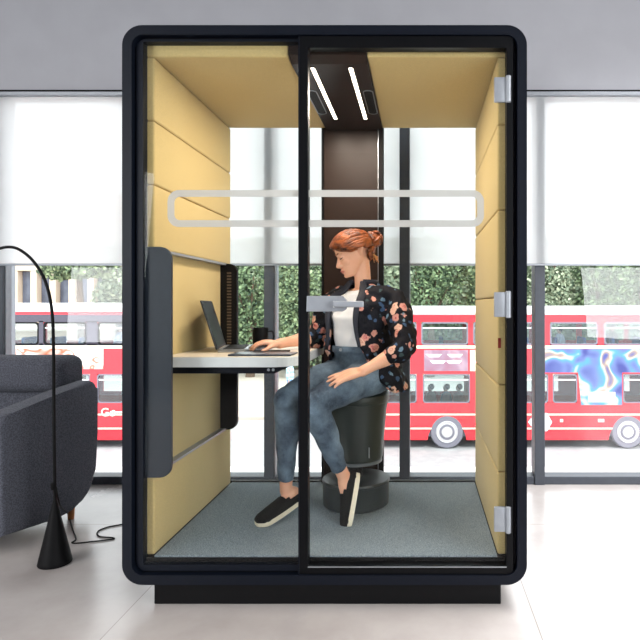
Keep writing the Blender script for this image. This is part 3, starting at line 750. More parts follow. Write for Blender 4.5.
# tablets, mouse, mug
tb = MB().box(X(231, 2.5), X(293, 2.5), 2.455, 2.60, zd, zd+.008, .003).build('tablet', mat('slate_tablet', (46, 56, 70), .3), loc=(X(262, 2.5), 2.53, zd))
tag(tb, 'thin slate-grey tablet lying at the front edge of the desk', 'tablet')
tb = MB().box(X(247, 2.66), X(288, 2.66), 2.61, 2.71, zd, zd+.008, .003).build('smartphone', M_matt_black, loc=(X(268, 2.66), 2.66, zd))
tag(tb, 'black phone lying flat between the tablet and the hand on the desk', 'phone')
mg = empty('mug', (X(261, 3.02), 3.02, zd), 'black mug with a handle standing at the back of the desk', 'mug')
mx_, my_ = X(260.5, 3.02), 3.02
MB().lathe((mx_, my_, zd+.001), [(.034, 0), (.038, .004), (.041, .095), (.0405, .098), (.038, .096), (.035, .01), (.001, .009)], 28).build('cup', M_matt_black, mg, True)
MB().tube([(mx_+.038, my_, zd+.078), (mx_+.06, my_, zd+.08), (mx_+.068, my_, zd+.055), (mx_+.06, my_, zd+.03), (mx_+.038, my_, zd+.026)], .005, 8, sub=4).build('handle', M_navy, mg, True)
ms = empty('computer_mouse', (-.745, 2.72, zd), 'silver computer mouse under the hand on the desk', 'mouse')
m = MB(); m.ell((-.75, 2.71, zd+.012), (.055, .03, .021), 20)
for v in m.bm.verts: v.co.z = max(v.co.z, zd+.001)
m.build('shell', M_alu, ms, True)
MB().lathe((-.785, 2.71, zd+.024), [(.006, -.003), (.006, .003)], 10, 'Y').build('scroll_wheel', M_matt_black, ms)

# ------------------------------------------------------------------ stool
sc_ = Vector((-.323, 2.93, zbot))
st = empty('stool', sc_, 'dark green barrel stool on a round drum base under the seated woman', 'stool')
M_stl = mat('dark_green_leather', (24, 35, 32), .42, 0, .08, 8, spec=.5)
M_drum = mat('dark_grey_leather', (44, 51, 53), .45, 0, .06, 10)
dh = .128
MB().lathe(sc_, [(.158, .001), (.165, .008), (.166, dh-.02), (.168, dh-.014)], 48).build('drum_base', M_drum, st, True)
lid = MB().lathe(sc_, [(.168, dh-.013), (.170, dh-.006), (.166, dh+.003), (.12, dh+.010), (.04, dh+.013), (.038, dh+.012)], 48).build('drum_lid', M_drum, st, True)
MB().lathe(sc_+Vector((-.02, -.10, dh+.009)), [(.008, 0), (.007, .006), (.003, .008)], 12).build('button', M_alu, lid, True)
MB().lathe(sc_, [(.035, dh+.012), (.035, .22)], 20).build('pedestal', M_matt_black, st, True)
bt = .575
bar = MB().lathe(sc_, [(.128, .232), (.134, .238), (.143, .35), (.155, .48), (.162, bt-.06)], 48).build('barrel', M_stl, st, True)
MB().lathe(sc_, [(.12, .214), (.132, .216), (.132, .231), (.12, .233)], 48).build('metal_rim', mat('grey_metal_rim', (88, 94, 98), .4), st, True)
MB().lathe(sc_, [(.162, bt-.059), (.168, bt-.045), (.168, bt-.02), (.155, bt-.004), (.10, bt), (.02, bt+.001)], 48).build('seat_cushion', M_stl, st, True)
MB().box(sc_.x+.075, sc_.x+.079, 2.80, 2.806, sc_.z+.26, sc_.z+.31).build('zip_pull', M_alu, st)

# ------------------------------------------------------------------ sofa
sofa = empty('sofa', (-2.35, 3.0, 0), 'charcoal felt sofa with a high rounded arm at the left edge', 'sofa')
# arm panel: outline in the (distance, height) plane, then skewed to follow the photo's slight angle
def arm_outline():
    pts = [(2.72, .085), (3.02, .06)]
    pts += [(3.14+.17*math.sin(a), .24-.17*math.cos(a)) for a in [math.radians(15*k) for k in range(0, 7)]]
    pts += [(3.325, .45)]
    pts += [(3.27+.055*math.cos(a), .70+.055*math.sin(a)) for a in [math.radians(15*k) for k in range(0, 6)]]
    pts += [(3.10, .722), (2.80, .668)]
    pts += [(2.755-.035*math.sin(math.radians(t)), .625+.035*math.cos(math.radians(t))) for t in (10, 40, 70, 90)]
    return pts
Msk = Matrix.Identity(4); Msk[0][1] = .19
x_arm = -1.962-.19*2.72
m = MB().prism(arm_outline(), x_arm-.10, x_arm, 'X', .022)
for v in m.bm.verts: v.co = Msk @ v.co
m.build('armrest', M_sofa, sofa, True, angle=50)
def sb(x0, x1, y0, y1, z0, z1, bev, name, seg=4):
    m = MB().box(x_arm+x0, x_arm+x1, y0, y1, z0, z1, bev, seg)
    for v in m.bm.verts: v.co = Msk @ v.co
    return m.build(name, M_sofa, sofa, True, angle=60)
sb(-1.75, -.10, 2.72, 3.25, .085, .34, .02, 'seat_base')
sb(-1.74, -.102, 2.70, 3.235, .342, .47, .035, 'seat_cushion')
sb(-1.74, -.102, 3.24, 3.42, .12, .70, .03, 'backrest')
sb(-1.74, -.13, 3.20, 3.42, .69, .893, .06, 'head_cushion', 6)
for (lx, ly) in ((-.055, 3.2), (-.30, 2.84), (-1.6, 3.16), (-1.6, 2.80)):
    o_ = Msk @ Vector((x_arm+lx, ly, 0))
    MB().lathe(o_, [(.016, 0), (.022, .11)], 16).build('leg', M_wood, sofa, True)

# ------------------------------------------------------------------ floor lamp
YL = 2.65
lc = Vector((X(55, YL), YL, 0))
lamp = empty('floor_lamp', lc, 'black arc floor lamp with a cone base beside the sofa', 'floor lamp')
MB().lathe(lc, [(.068, .001), (.070, .006), (.067, .02), (.012, .27), (.007, .29), (.007, .31)], 40).build('cone_base', M_matt_black, lamp, True)
arc = [P(55, 505, YL), P(54, 420, YL), P(53.5, 350, YL), P(52, 312, YL), P(46, 283, YL), P(34, 262, YL), P(20, 250, YL), P(8, 247, YL), P(-6, 251, YL), P(-22, 264, YL), P(-34, 282, YL)]
MB().tube(arc, .0068, 12, sub=6).build('arc_pole', M_matt_black, lamp, True)
e = arc[-1]
sh = MB().lathe(e+Vector((-.02, 0, -.14)), [(.11, 0), (.112, .004), (.03, .15), (.012, .17), (.011, .165), (.028, .145), (.10, .004)], 32).build('lamp_shade', M_matt_black, lamp, True)
MB().ell(e+Vector((-.02, 0, -.07)), (.03, .03, .04)).build('bulb', M_roofw, sh, True)
MB().lathe(P(53.5, 487, YL)-Vector((0, 0, .012)), [(.009, 0), (.011, .006), (.011, .03), (.008, .034)], 14).build('dimmer_switch', M_matt_black, lamp, True)
def fl(px, py):
    Y = H*F/(py-VY); return Vector((X(px, Y), Y, .004))
cord = [P(56, 487, YL), P(60, 505, YL+.05), P(66, 516, YL+.25), fl(70, 521), fl(73, 531), fl(76, 540), fl(72, 543), fl(76, 544), fl(95, 542), fl(112, 540), fl(113, 538.5), fl(99, 537), fl(98, 532), fl(107, 528), fl(117, 526), fl(128, 524)]
cord[2] = fl(67.5, 519)+Vector((0, 0, .03))
MB().tube(cord, .0035, 8, sub=5).build('power_cord', M_matt_black, lamp, True)

# ------------------------------------------------------------------ the seated woman
def skin_mat():
    m = bpy.data.materials.new('skin_tone'); m.use_nodes = True; nt = m.node_tree; b = nt.nodes['Principled BSDF']
    tc = nt.nodes.new('ShaderNodeTexCoord'); n = nt.nodes.new('ShaderNodeTexNoise'); n.inputs['Scale'].default_value = 14
    nt.links.new(tc.outputs['Object'], n.inputs['Vector'])
    r = nt.nodes.new('ShaderNodeValToRGB'); r.color_ramp.elements[0].color = (*lin((222, 160, 128)), 1); r.color_ramp.elements[1].color = (*lin((236, 184, 156)), 1)
    nt.links.new(n.outputs['Fac'], r.inputs[0]); nt.links.new(r.outputs[0], b.inputs['Base Color'])
    b.inputs['Roughness'].default_value = .5; b.inputs['Subsurface Weight'].default_value = .12; b.inputs['Subsurface Scale'].default_value = .01
    b.inputs['Subsurface Radius'].default_value = (1, .4, .25)
    return m
M_skin = skin_mat()
M_hair = mat('ginger_hair', (66, 25, 8), .42, 0, .2, 26, rgb2=(172, 88, 34), mixlo=.35, mixhi=.7, bump=.5, bscale=260, aniso=(1, 1, 1.6))
M_tee = mat('white_jersey', (232, 233, 238), .9, 0, .02)
M_upper = mat('black_canvas', (22, 23, 24), .85, 0, .1, 200)
M_sole = mat('cream_rubber', (232, 222, 198), .6, 0, .03)
M_lash = mat('dark_lashes', (50, 30, 24), .8)
M_lips = mat('lips', (198, 96, 88), .45, 0, .04)

def jeans_mat():
    m = bpy.data.materials.new('blue_denim'); m.use_nodes = True; nt = m.node_tree; b = nt.nodes['Principled BSDF']
    tc = nt.nodes.new('ShaderNodeTexCoord')
    n = nt.nodes.new('ShaderNodeTexNoise'); n.inputs['Scale'].default_value = 5; n.inputs['Detail'].default_value = 6; n.inputs['Roughness'].default_value = .65
    nt.links.new(tc.outputs['Object'], n.inputs['Vector'])
    r = nt.nodes.new('ShaderNodeValToRGB')
    r.color_ramp.elements[0].position = .36; r.color_ramp.elements[1].position = .68
    r.color_ramp.elements[0].color = (*lin((26, 41, 60)), 1); r.color_ramp.elements[1].color = (*lin((116, 136, 154)), 1)
    nt.links.new(n.outputs['Fac'], r.inputs[0])
    n2 = nt.nodes.new('ShaderNodeTexNoise'); n2.inputs['Scale'].default_value = 420; nt.links.new(tc.outputs['Object'], n2.inputs['Vector'])
    mx = nt.nodes.new('ShaderNodeMix'); mx.data_type = 'RGBA'; mx.blend_type = 'OVERLAY'; mx.inputs['Factor'].default_value = .5
    nt.links.new(r.outputs[0], mx.inputs['A']); nt.links.new(n2.outputs['Fac'], mx.inputs['B']); nt.links.new(mx.outputs['Result'], b.inputs['Base Color'])
    b.inputs['Roughness'].default_value = .9
    bp = nt.nodes.new('ShaderNodeBump'); bp.inputs['Strength'].default_value = .3; bp.inputs['Distance'].default_value = .01
    n3 = nt.nodes.new('ShaderNodeTexNoise'); n3.inputs['Scale'].default_value = 22; nt.links.new(tc.outputs['Object'], n3.inputs['Vector'])
    nt.links.new(n3.outputs['Fac'], bp.inputs['Height']); nt.links.new(bp.outputs[0], b.inputs['Normal'])
    return m
M_jeans = jeans_mat()

def floral_mat():
    m = bpy.data.materials.new('floral_print'); m.use_nodes = True; nt = m.node_tree; b = nt.nodes['Principled BSDF']
    L = nt.links.new; N = nt.nodes.new
    tc = N('ShaderNodeTexCoord')
    wn_ = N('ShaderNodeTexNoise'); wn_.inputs['Scale'].default_value = 40; L(tc.outputs['Object'], wn_.inputs['Vector'])
    ws = N('ShaderNodeVectorMath'); ws.operation = 'MULTIPLY_ADD'; ws.inputs[1].default_value = (.030,)*3; L(wn_.outputs['Color'], ws.inputs[0]); L(tc.outputs['Object'], ws.inputs[2])
    def vor(scale, off):
        a = N('ShaderNodeVectorMath'); a.operation = 'ADD'; a.inputs[1].default_value = off; L(ws.outputs[0], a.inputs[0])
        v = N('ShaderNodeTexVoronoi'); v.inputs['Scale'].default_value = scale; L(a.outputs[0], v.inputs['Vector']); return v
    def ramp(src, els, const=False):
        r = N('ShaderNodeValToRGB'); e = r.color_ramp.elements
        if const: r.color_ramp.interpolation = 'CONSTANT'
        while len(e) < len(els): e.new(.5)
        for i, (p, c) in enumerate(els): e[i].position = p; e[i].color = (*(lin(c) if max(c) > 1 else c), 1)
        L(src, r.inputs[0]); return r
    def mix(a, b_, f):
        x = N('ShaderNodeMix'); x.data_type = 'RGBA'; L(f, x.inputs['Factor']); L(a, x.inputs['A']) if not isinstance(a, tuple) else x.inputs['A'].__setattr__('default_value', (*a, 1)); L(b_, x.inputs['B']); return x.outputs['Result']
    # leaves: muted blue patches
    v1 = vor(30, (3, 1, 2)); s1 = N('ShaderNodeSeparateColor'); L(v1.outputs['Color'], s1.inputs[0])
    leafc = ramp(s1.outputs[1], [(0, (60, 84, 116)), (.5, (104, 130, 150)), (.8, (52, 70, 74))], True)
    lm = ramp(v1.outputs['Distance'], [(0, (1, 1, 1)), (.30, (1, 1, 1)), (.36, (0, 0, 0))])
    pick = ramp(s1.outputs[0], [(0, (0, 0, 0)), (.45, (1, 1, 1))], True)
    ml = N('ShaderNodeMath'); ml.operation = 'MULTIPLY'; L(lm.outputs[0], ml.inputs[0]); L(pick.outputs[0], ml.inputs[1])
    base = mix(lin((14, 15, 24)), leafc.outputs[0], ml.outputs[0])
    # roses
    v2 = vor(20, (0, 0, 0)); s2 = N('ShaderNodeSeparateColor'); L(v2.outputs['Color'], s2.inputs[0])
    pet = ramp(s2.outputs[1], [(0, (196, 98, 84)), (.35, (212, 158, 136)), (.7, (176, 62, 70))], True)
    core = ramp(v2.outputs['Distance'], [(0, (120, 24, 50)), (.10, (232, 210, 190)), (.16, (150, 40, 60)), (.22, (232, 196, 176))])
    rc = N('ShaderNodeMix'); rc.data_type = 'RGBA'; rc.inputs['Factor'].default_value = .45; L(pet.outputs[0], rc.inputs['A']); L(core.outputs[0], rc.inputs['B'])
    rm = ramp(v2.outputs['Distance'], [(0, (1, 1, 1)), (.37, (1, 1, 1)), (.42, (0, 0, 0))])
    pk = ramp(s2.outputs[0], [(0, (0, 0, 0)), (.33, (1, 1, 1))], True)
    m2 = N('ShaderNodeMath'); m2.operation = 'MULTIPLY'; L(rm.outputs[0], m2.inputs[0]); L(pk.outputs[0], m2.inputs[1])
    fin = mix(base, rc.outputs['Result'], m2.outputs[0])
    L(fin, b.inputs['Base Color']); b.inputs['Roughness'].default_value = .75; b.inputs['Specular IOR Level'].default_value = .2
    return m
M_floral = floral_mat()
M_collar = mat('black_collar', (20, 24, 40), .7, 0, .05)

V = Vector
# skeleton
hipL, hipR = V((-.215, 2.80, .845)), V((-.355, 2.93, .85))
pel = V((-.285, 2.88, .85))
waist, chest, shC, neckB = V((-.297, 2.865, .985)), V((-.295, 2.865, 1.12)), V((-.290, 2.87, 1.215)), V((-.283, 2.875, 1.262))
shL, shR = V((-.133, 2.795, 1.205)), V((-.440, 2.95, 1.205))
elL, wrL = V((-.078, 2.665, .975)), P(362, 371.5, 2.585)
elR, wrR = V((-.520, 2.955, 1.020)), V((-.667, 2.745, zd+.034))
knL, anL = V((-.478, 2.555, .742)), P(344, 477, 2.70)
knR, anR = V((-.612, 2.67, .752)), P(286, 491, 2.77)
fwd = V((-.62, -.785, 0)).normalized(); lft = V((0, 0, 1)).cross(fwd)    # torso facing, her left
woman = empty('person', (pel.x, pel.y, zbot), 'red-haired woman in a floral bomber jacket and jeans sitting on the stool at the desk', 'person')

def loft(m, rows, seg=40, arc=None):
    """rows: (centre, half width along lft, half depth along fwd[, back depth])"""
    rings = []
    for row in rows:
        c, a, b = row[:3]; bb = row[3] if len(row) > 3 else b
        ring = []
        for k in range(seg):
            t = 2*math.pi*k/seg
            ct, s_ = math.cos(t), math.sin(t)
            ex = .85
            fx = (abs(ct)**ex)*(1 if ct >= 0 else -1)*(b if ct >= 0 else bb); lx = (abs(s_)**ex)*(1 if s_ >= 0 else -1)*a
            ring.append(m.bm.verts.new(c+fwd*fx+lft*lx))
        rings.append(ring)
    for i in range(len(rings)-1):
        for k in range(seg):
            m.bm.faces.new((rings[i][k], rings[i][(k+1) % seg], rings[i+1][(k+1) % seg], rings[i+1][k]))
    m.bm.faces.new(rings[0][::-1]); m.bm.faces.new(rings[-1])

# --- head frame
hO = P(352.8, 252.8, 2.86)
hf = V((-.90, -.30, -.40)).normalized()
hl = V((0, 0, 1)).cross(hf).normalized(); hu = hf.cross(hl).normalized()
HS = .895
def hp_(x, y, z): return hO+(hf*x+hl*y+hu*z)*HS
Mh = Matrix((hf, hl, hu)).transposed().to_4x4()

# --- hands
def hand(m, wrist, d, n, side, curl, spread=.10, thumb_out=.9, s=1.0, curl_th=.3):
    """d: along the hand, n: out of the back of the hand, side: direction of the thumb"""
    d = d.normalized(); n = (n-d*n.dot(d)).normalized(); t = d.cross(n).normalized()
    if t.dot(side) < 0: t = -t
    pl = .088*s
    # palm as overlapping metacarpal rods, so knuckles read
    for k, off in enumerate((.027, .010, -.009, -.026)):
        m.limb([wrist+t*off*.5+d*.0, wrist+t*off*.85+d*pl*.5+n*.003, wrist+t*off+d*(pl-.004*abs(k-1))+n*.001], [.0135*s, .0135*s, .0105*s], 10, 3)
    m.tube([wrist-d*.01, wrist+d*pl*.5, wrist+d*pl*.9], [(.026, .014), (.034, .0125), (.032, .009)], 14, True, 3, flat=n)
    L_ = (.070, .078, .072, .056)
    for k, (off, ln) in enumerate(zip((.027, .010, -.009, -.026), L_)):
        p = wrist+t*off+d*(pl-.004*abs(k-1)); dd = (d+t*(.5*spread*(1.5-k)/1.5)).normalized(); pts = [p-dd*.01, p]; rads = [.0095*s, .0092*s]
        c = curl[k] if isinstance(curl, (list, tuple)) else curl
        ang = 0
        for j, fr_ in enumerate((.46, .30, .24)):
            ang += c*(.7, 1.1, .7)[j]
            q_ = (dd*math.cos(ang)-n*math.sin(ang))
            p = p+q_*ln*fr_*s; pts.append(p); rads.append((.0082, .0075, .0062)[j]*s)
        m.limb(pts, rads, 10, 3)
    b = wrist+t*.022+d*.022-n*.004; td = (d*.72+t*thumb_out*.75-n*.25).normalized()
    p1 = b+td*.036*s; p2 = p1+(td+d*.35-n*curl_th).normalized()*.03*s; p3 = p2+(td+d*.7-n*curl_th).normalized()*.024*s
    m.limb([b, p1, p2, p3], [.0145*s, .0115*s, .0095*s, .0075*s], 10, 3)

# --- body, one continuous surface
m = MB()
loft(m, [(pel-V((0, 0, .06)), .13, .09), (pel, .15, .10), (waist, .108, .085), (chest, .128, .095), (shC, .13, .06), (neckB, .05, .045)], 32)
head_b = hp_(-.03, 0, -.075)
m.limb([chest+V((0, 0, .04)), neckB, head_b+hu*.02], [.055, .041, .040], 18)
for s_, e_, w_, k in ((shL, elL, wrL, 1), (shR, elR, wrR, -1)):
    m.limb([shC+lft*.07*k, s_-V((0, 0, .012)), (s_+e_)/2, e_], [.05, .043, .037, .032], 14)
    mid = e_.lerp(w_, .35)
    m.limb([e_, mid, e_.lerp(w_, .8), w_], [.035, .0355, .0245, (.0245)], 16)
for h_, k_, a_ in ((hipL, knL, anL), (hipR, knR, anR)):
    m.limb([h_, h_.lerp(k_, .5), k_], [.075, .06, .045], 14)
    m.limb([k_, k_.lerp(a_, .35), k_.lerp(a_, .8), a_], [.045, .046, .031, .030], 14)
# hands
dL = (P(337, 378.5, 2.575)-wrL)
hand(m, wrL, dL, V((-.10, -.50, .88)), V((-.4, .5, .2)), [.10, .13, .17, .22], .34, .35, 1.0)
hand(m, wrR, V((-.86, -.50, .10)), V((-.1, -.15, 1)), V((.5, -.85, 0)), [.42, .46, .5, .5], .16, .6, .92)
# head
rows = [(-.118, .072, .030, .018), (-.108, .086, .010, .032), (-.092, .088, -.015, .044), (-.075, .086, -.030, .052), (-.055, .086, -.055, .058),
        (-.03, .086, -.080, .064), (0, .083, -.094, .068), (.02, .090, -.098, .072), (.04, .091, -.099, .074), (.065, .083, -.092, .071), (.088, .062, -.075, .057), (.105, .028, -.045, .034), (.111, .0, -.02, .012)]
seg = 40; rings = []
for z, xf_, xb_, w_ in rows:
    cx, hx = (xf_+xb_)/2, (xf_-xb_)/2; ring = []
    for k in range(seg):
        t = 2*math.pi*k/seg; ct, s_ = math.cos(t), math.sin(t)
        wy = w_*(abs(s_)**.9)*(1 if s_ >= 0 else -1)
        wy *= 1-.16*max(0, ct)
        ring.append(m.bm.verts.new(hp_(cx+hx*(abs(ct)**.9)*(1 if ct >= 0 else -1), wy, z)))
    rings.append(ring)
for i in range(len(rings)-1):
    for k in range(seg): m.bm.faces.new((rings[i][k], rings[i][(k+1) % seg], rings[i+1][(k+1) % seg], rings[i+1][k]))
m.bm.faces.new(rings[0][::-1]); m.bm.faces.new(rings[-1])
m.limb([hp_(.080, 0, .004), hp_(.094, 0, -.020), hp_(.107, 0, -.040)], [.007, .0085, .0095], 12, 4)     # nose
m.limb([hp_(.084, 0, -.052), hp_(.107, 0, -.042)], [.008, .008], 10, 3)
for s_ in (-1, 1):
    m.ell(hp_(.091, .011*s_, -.044), (.011, .007, .008), 12, Mh)        # nostril wings
    m.ell(hp_(.076, .030*s_, .018), (.012, .020, .006), 12, Mh)        # brow ridge
    m.ell(hp_(.052, .033*s_, -.034), (.022, .019, .017), 14, Mh)        # cheeks
    m.ell(hp_(.0715, .029*s_, .000), (.0125, .0145, .0115), 14, Mh)      # closed upper lids over the eyes
    m.limb([hp_(-.024, .069*s_, -.026), hp_(-.029, .083*s_, -.012), hp_(-.038, .093*s_, .008), hp_(-.028, .091*s_, .017), hp_(-.018, .076*s_, .006)], [.0055, .006, .0065, .006, .005], 8, 3)   # ears
    m.ell(hp_(-.026, .073*s_, -.002), (.010, .007, .018), 12, Mh)
m.ell(hp_(.080, 0, -.104), (.013, .018, .012), 14, Mh)       # chin
m.ell(hp_(.088, 0, -.070), (.011, .021, .0075), 14, Mh); m.ell(hp_(.085, 0, -.082), (.011, .018, .0075), 14, Mh)    # lips volume
# feet
def foot_frame(heel, toe, up):
    f = (toe-heel).normalized(); u = (up-f*up.dot(f)).normalized(); l = u.cross(f)
    M_ = Matrix((f, l, u)).transposed().to_4x4(); M_.translation = heel; return M_
heelR = V((X(300, 2.84), 2.84, zbot+.050)); toeR = V((X(257, 2.60), 2.60, zbot+.008))
FR = foot_frame(heelR+V((0, 0, 0)), toeR, V((0, 0, 1)))
heelL = P(358, 473, 2.735); toeL = P(349, 522, 2.655)
FL = foot_frame(heelL, toeL, V((-.93, -.30, .15)))
for Fm, a_ in ((FR, anR), (FL, anL)):
    g = lambda x, y, z: Fm @ V((x, y, z))
    m.limb([a_, g(.055, 0, .055), g(.11, 0, .036), g(.17, 0, .027), g(.205, 0, .024)], [.030, .031, .026, .016, .012], 14, 4)
    m.limb([a_, g(.028, 0, .045), g(.030, 0, .032)], [.030, .028, .024], 12, 3)
body = m.build('body', M_skin, woman, remesh=.0038, smooth_it=2)

# --- face details
mm = MB()
for s_ in (-1, 1):
    mm.tube([hp_(.079, .017*s_, -.0045), hp_(.0840, .027*s_, -.0070), hp_(.0800, .037*s_, -.0065), hp_(.0715, .045*s_, -.0035)], [.0014, .0026, .0026, .0012], 6, True, 4)
mm.build('eyelashes', M_lash, woman, True)
mm = MB()
for s_ in (-1, 1): mm.tube([hp_(.0905, .012*s_, .018), hp_(.0885, .026*s_, .0245), hp_(.078, .043*s_, .021)], [.0016, .0034, .0014], 6, True, 4)
mm.build('eyebrows', M_hair, woman, True)
mm = MB()
mm.limb([hp_(.088, -.021, -.076), hp_(.0985, -.006, -.0715), hp_(.0985, .006, -.0715), hp_(.088, .021, -.076)], [.0016, .0035, .0035, .0016], 8, 4)
mm.limb([hp_(.087, -.019, -.0775), hp_(.0955, 0, -.0815), hp_(.087, .019, -.0775)], [.0016, .0042, .0016], 8, 4)
mm.build('lips', M_lips, woman, True)

# --- hair: a cap over the skull, swept strands and a knotted bun
mm = MB(); rnd = random.Random(3)
def skull(az, el, k=1.0):
    """az 0 = forehead, 180 = back; el = elevation, degrees"""
    a, e_ = math.radians(az), math.radians(el)
    x = math.cos(a)*math.cos(e_); y = math.sin(a)*math.cos(e_); z = math.sin(e_)
    return hp_(-.004+x*(.100 if x > 0 else .103)*k, y*.083*k, .016+z*.090*k)
def hairline(aa):
    T = [(0, 27), (25, 26), (60, 12), (80, 1), (100, -1), (113, -6), (122, -20), (180, -40)]
    for (a, b), (c, d) in zip(T[:-1], T[1:]):
        if aa <= c: return b+(d-b)*(aa-a)/(c-a)
    return -34
bunO = hp_(-.124, .004, .020)
def strand(az0, el0, r, k0=1.0, tgt=None):
    """from the hairline back to the bun over the skull"""
    p0 = skull(az0, el0, k0)
    b = tgt or bunO+V((rnd.uniform(-.015, .015), rnd.uniform(-.015, .015), rnd.uniform(-.02, .02)))
    c = hp_(-.004, 0, .016); pts = []
    n = 7
    for i in range(n+1):
        t = i/n; p = p0.lerp(b, t); d = p-c
        # project outward onto the skull ellipsoid
        lx, ly, lz = d.dot(hf)/.102, d.dot(hl)/.083, d.dot(hu)/.090
        L = math.sqrt(lx*lx+ly*ly+lz*lz)
        if L < 1.03: d = d*(1.03/L)
        pts.append(c+d+d.normalized()*.004*math.sin(math.pi*t))
    mm.tube(pts, [r*.7]+[r]*(n-1)+[r*.8], 6, True, 2)
# base cap by dense thick strands
for az in range(-180, 181, 7):
    aa = abs(az)
    el0 = hairline(aa)
    el0 = max(el0, -36) if aa < 125 else -36-(aa-125)*.5
    for k in range(2): strand(az+rnd.uniform(-2, 2), el0+rnd.uniform(-3, 3)+k*9, .0085, 1.0)
for _ in range(90):
    az = rnd.uniform(-180, 180); aa = abs(az)
    el0 = hairline(aa)
    strand(az, (max(el0, -34) if aa < 125 else -34-(aa-125)*.4)+rnd.uniform(-2, 30), rnd.uniform(.004, .007), 1.03)
# inner filler
mm.ell(hp_(-.030, 0, .045), (.074, .068, .068), 24, Mh)
for i in range(9):      # hair brushed back over the temples
    for s_ in (-1, 1):
        mm.tube([hp_(.052-i*.006, .062*s_, .030), hp_(.030-i*.006, .072*s_, .012-i*.0006), hp_(.004-i*.003, .077*s_, .012+i*.001), hp_(-.05, .082*s_, .020+i*.002)], [.002, .004, .0055, .004], 6, True, 4)
# side-swept fringe rolls
for i in range(12):
    s_ = 1
    a0 = skull(-8+i*2, 56-i*1.5, 1.04); a1 = skull(14+i*3, 25+i*.6, 1.03); a2 = skull(62+i*2, 4+i*1.8, 1.04); a3 = skull(110, 2+i*2.5, 1.04)
    mm.tube([a0, a1, a2, a3], [.004, .005, .006, .004], 6, True, 4)
    b1 = skull(-30-i*2, 24, 1.05); b2 = skull(-80, 7+i, 1.04)
    mm.tube([a0, b1, b2], [.005, .006, .004], 6, True, 4)
mm.build('hair', M_hair, woman, True, angle=80)
mm = MB()
for i in range(14):
    ax = V((rnd.uniform(-1, 1), rnd.uniform(-1, 1), rnd.uniform(-1, 1))).normalized(); u = ax.orthogonal().normalized(); v = ax.cross(u)
    R_ = rnd.uniform(.022, .041); a0 = rnd.uniform(0, 6.28); off = V((rnd.uniform(-.01, .01),)*3)
    mm.tube([bunO-hf*.008+hu*.004+off+u*R_*math.cos(a0+t*.55)+v*R_*math.sin(a0+t*.55)+ax*.002*t for t in range(10)], [.003]+[.0075]*8+[.002], 7, True, 2)
mm.ell(bunO-hf*.008, (.038, .036, .038), 12)
mm.ell(bunO+V((-.01, 0, .03)), (.02, .02, .02), 12)
mm.build('hair_bun', M_hair, woman, True, angle=80)
mm = MB()
for i in range(26):      # loose wisps at the nape
    y_ = rnd.uniform(-.04, .05); p0 = hp_(-.088, y_, -.03+rnd.uniform(-.02, .05)); 
    p1 = p0-hf*rnd.uniform(.004, .02)-hu*rnd.uniform(.02, .035); p2 = p1-hf*rnd.uniform(-.01, .02)-hu*rnd.uniform(.01, .03)
    mm.tube([bunO.lerp(p0, .5), p0, p1, p2], [.003, .0035, .0025, .0008], 5, True, 3)
mm.build('loose_strands', mat('light_hair', (196, 122, 62), .5, 0, .15, 60, rgb2=(226, 172, 112)), woman, True)

# --- t-shirt
m = MB()
loft(m, [(pel.lerp(waist, .7)+fwd*.012, .116, .098), (waist+fwd*.012, .120, .100), (waist.lerp(chest, .5)+fwd*.01, .132, .108), (chest+fwd*.008, .145, .122, .11), (chest.lerp(shC, .6), .142, .105, .09), (shC+V((0, 0, .012)), .125, .078, .075), (neckB-V((0, 0, .010)), .074, .062)], 40)
o = m.build('t_shirt', M_tee, woman, remesh=.006, smooth_it=3); disp(o, .006, 22, 3)

# --- jacket: open shell with sleeves
m = MB()
def jrow(c, a, b, bb, gl, gr, n=44):
    """open ring; gl / gr are the half-open angles on her left and right of the front"""
    out = []
    for k in range(n+1):
        t = math.radians(gl+(360-gl-gr)*k/n)
        ct, s_ = math.cos(t), math.sin(t)
        out.append(c+fwd*(b if ct >= 0 else bb)*(abs(ct)**.85)*(1 if ct >= 0 else -1)+lft*a*(abs(s_)**.85)*(1 if s_ >= 0 else -1))
    return out
rowsJ = [
    (pel+V((.0, 0, -.085))-fwd*.02+lft*.03, .205, .10, .165, 74, 82),
    (pel+V((0, 0, -.03))-fwd*.01+lft*.02, .205, .135, .155, 56, 54),
    (pel+V((0, 0, .06))+lft*.01, .190, .145, .150, 46, 34),
    (waist, .172, .148, .145, 38, 24),
    (waist.lerp(chest, .5), .170, .150, .142, 33, 22),
    (chest, .174, .148, .138, 30, 24),
    (chest.lerp(shC, .6), .176, .130, .120, 28, 30),
    (shC+V((0, 0, .008)), .158, .100, .102, 30, 38),
    (neckB-V((0, 0, .014)), .098, .082, .085, 38, 42),
    (neckB+V((0, 0, .030))-fwd*.004, .058, .060, .062, 44, 44)]
R3 = [jrow(*r_) for r_ in rowsJ]
th = .014
def off_in(ring, c): return [p+(c-p).normalized()*th for p in ring]
R4 = [off_in(a, r_[0]) for a, r_ in zip(R3, rowsJ)]
A = [[m.bm.verts.new(p) for p in ring] for ring in R3]; B = [[m.bm.verts.new(p) for p in ring] for ring in R4]
n = len(A[0])
for i in range(len(A)-1):
    for k in range(n-1):
        m.bm.faces.new((A[i][k], A[i][k+1], A[i+1][k+1], A[i+1][k])); m.bm.faces.new((B[i][k+1], B[i][k], B[i+1][k], B[i+1][k+1]))
    m.bm.faces.new((A[i][0], A[i+1][0], B[i+1][0], B[i][0])); m.bm.faces.new((A[i+1][-1], A[i][-1], B[i][-1], B[i+1][-1]))
for k in range(n-1):
    m.bm.faces.new((A[0][k+1], A[0][k], B[0][k], B[0][k+1])); m.bm.faces.new((A[-1][k], A[-1][k+1], B[-1][k+1], B[-1][k]))
cuffL = elL.lerp(wrL, .30); cuffR = elR.lerp(wrR, .22)
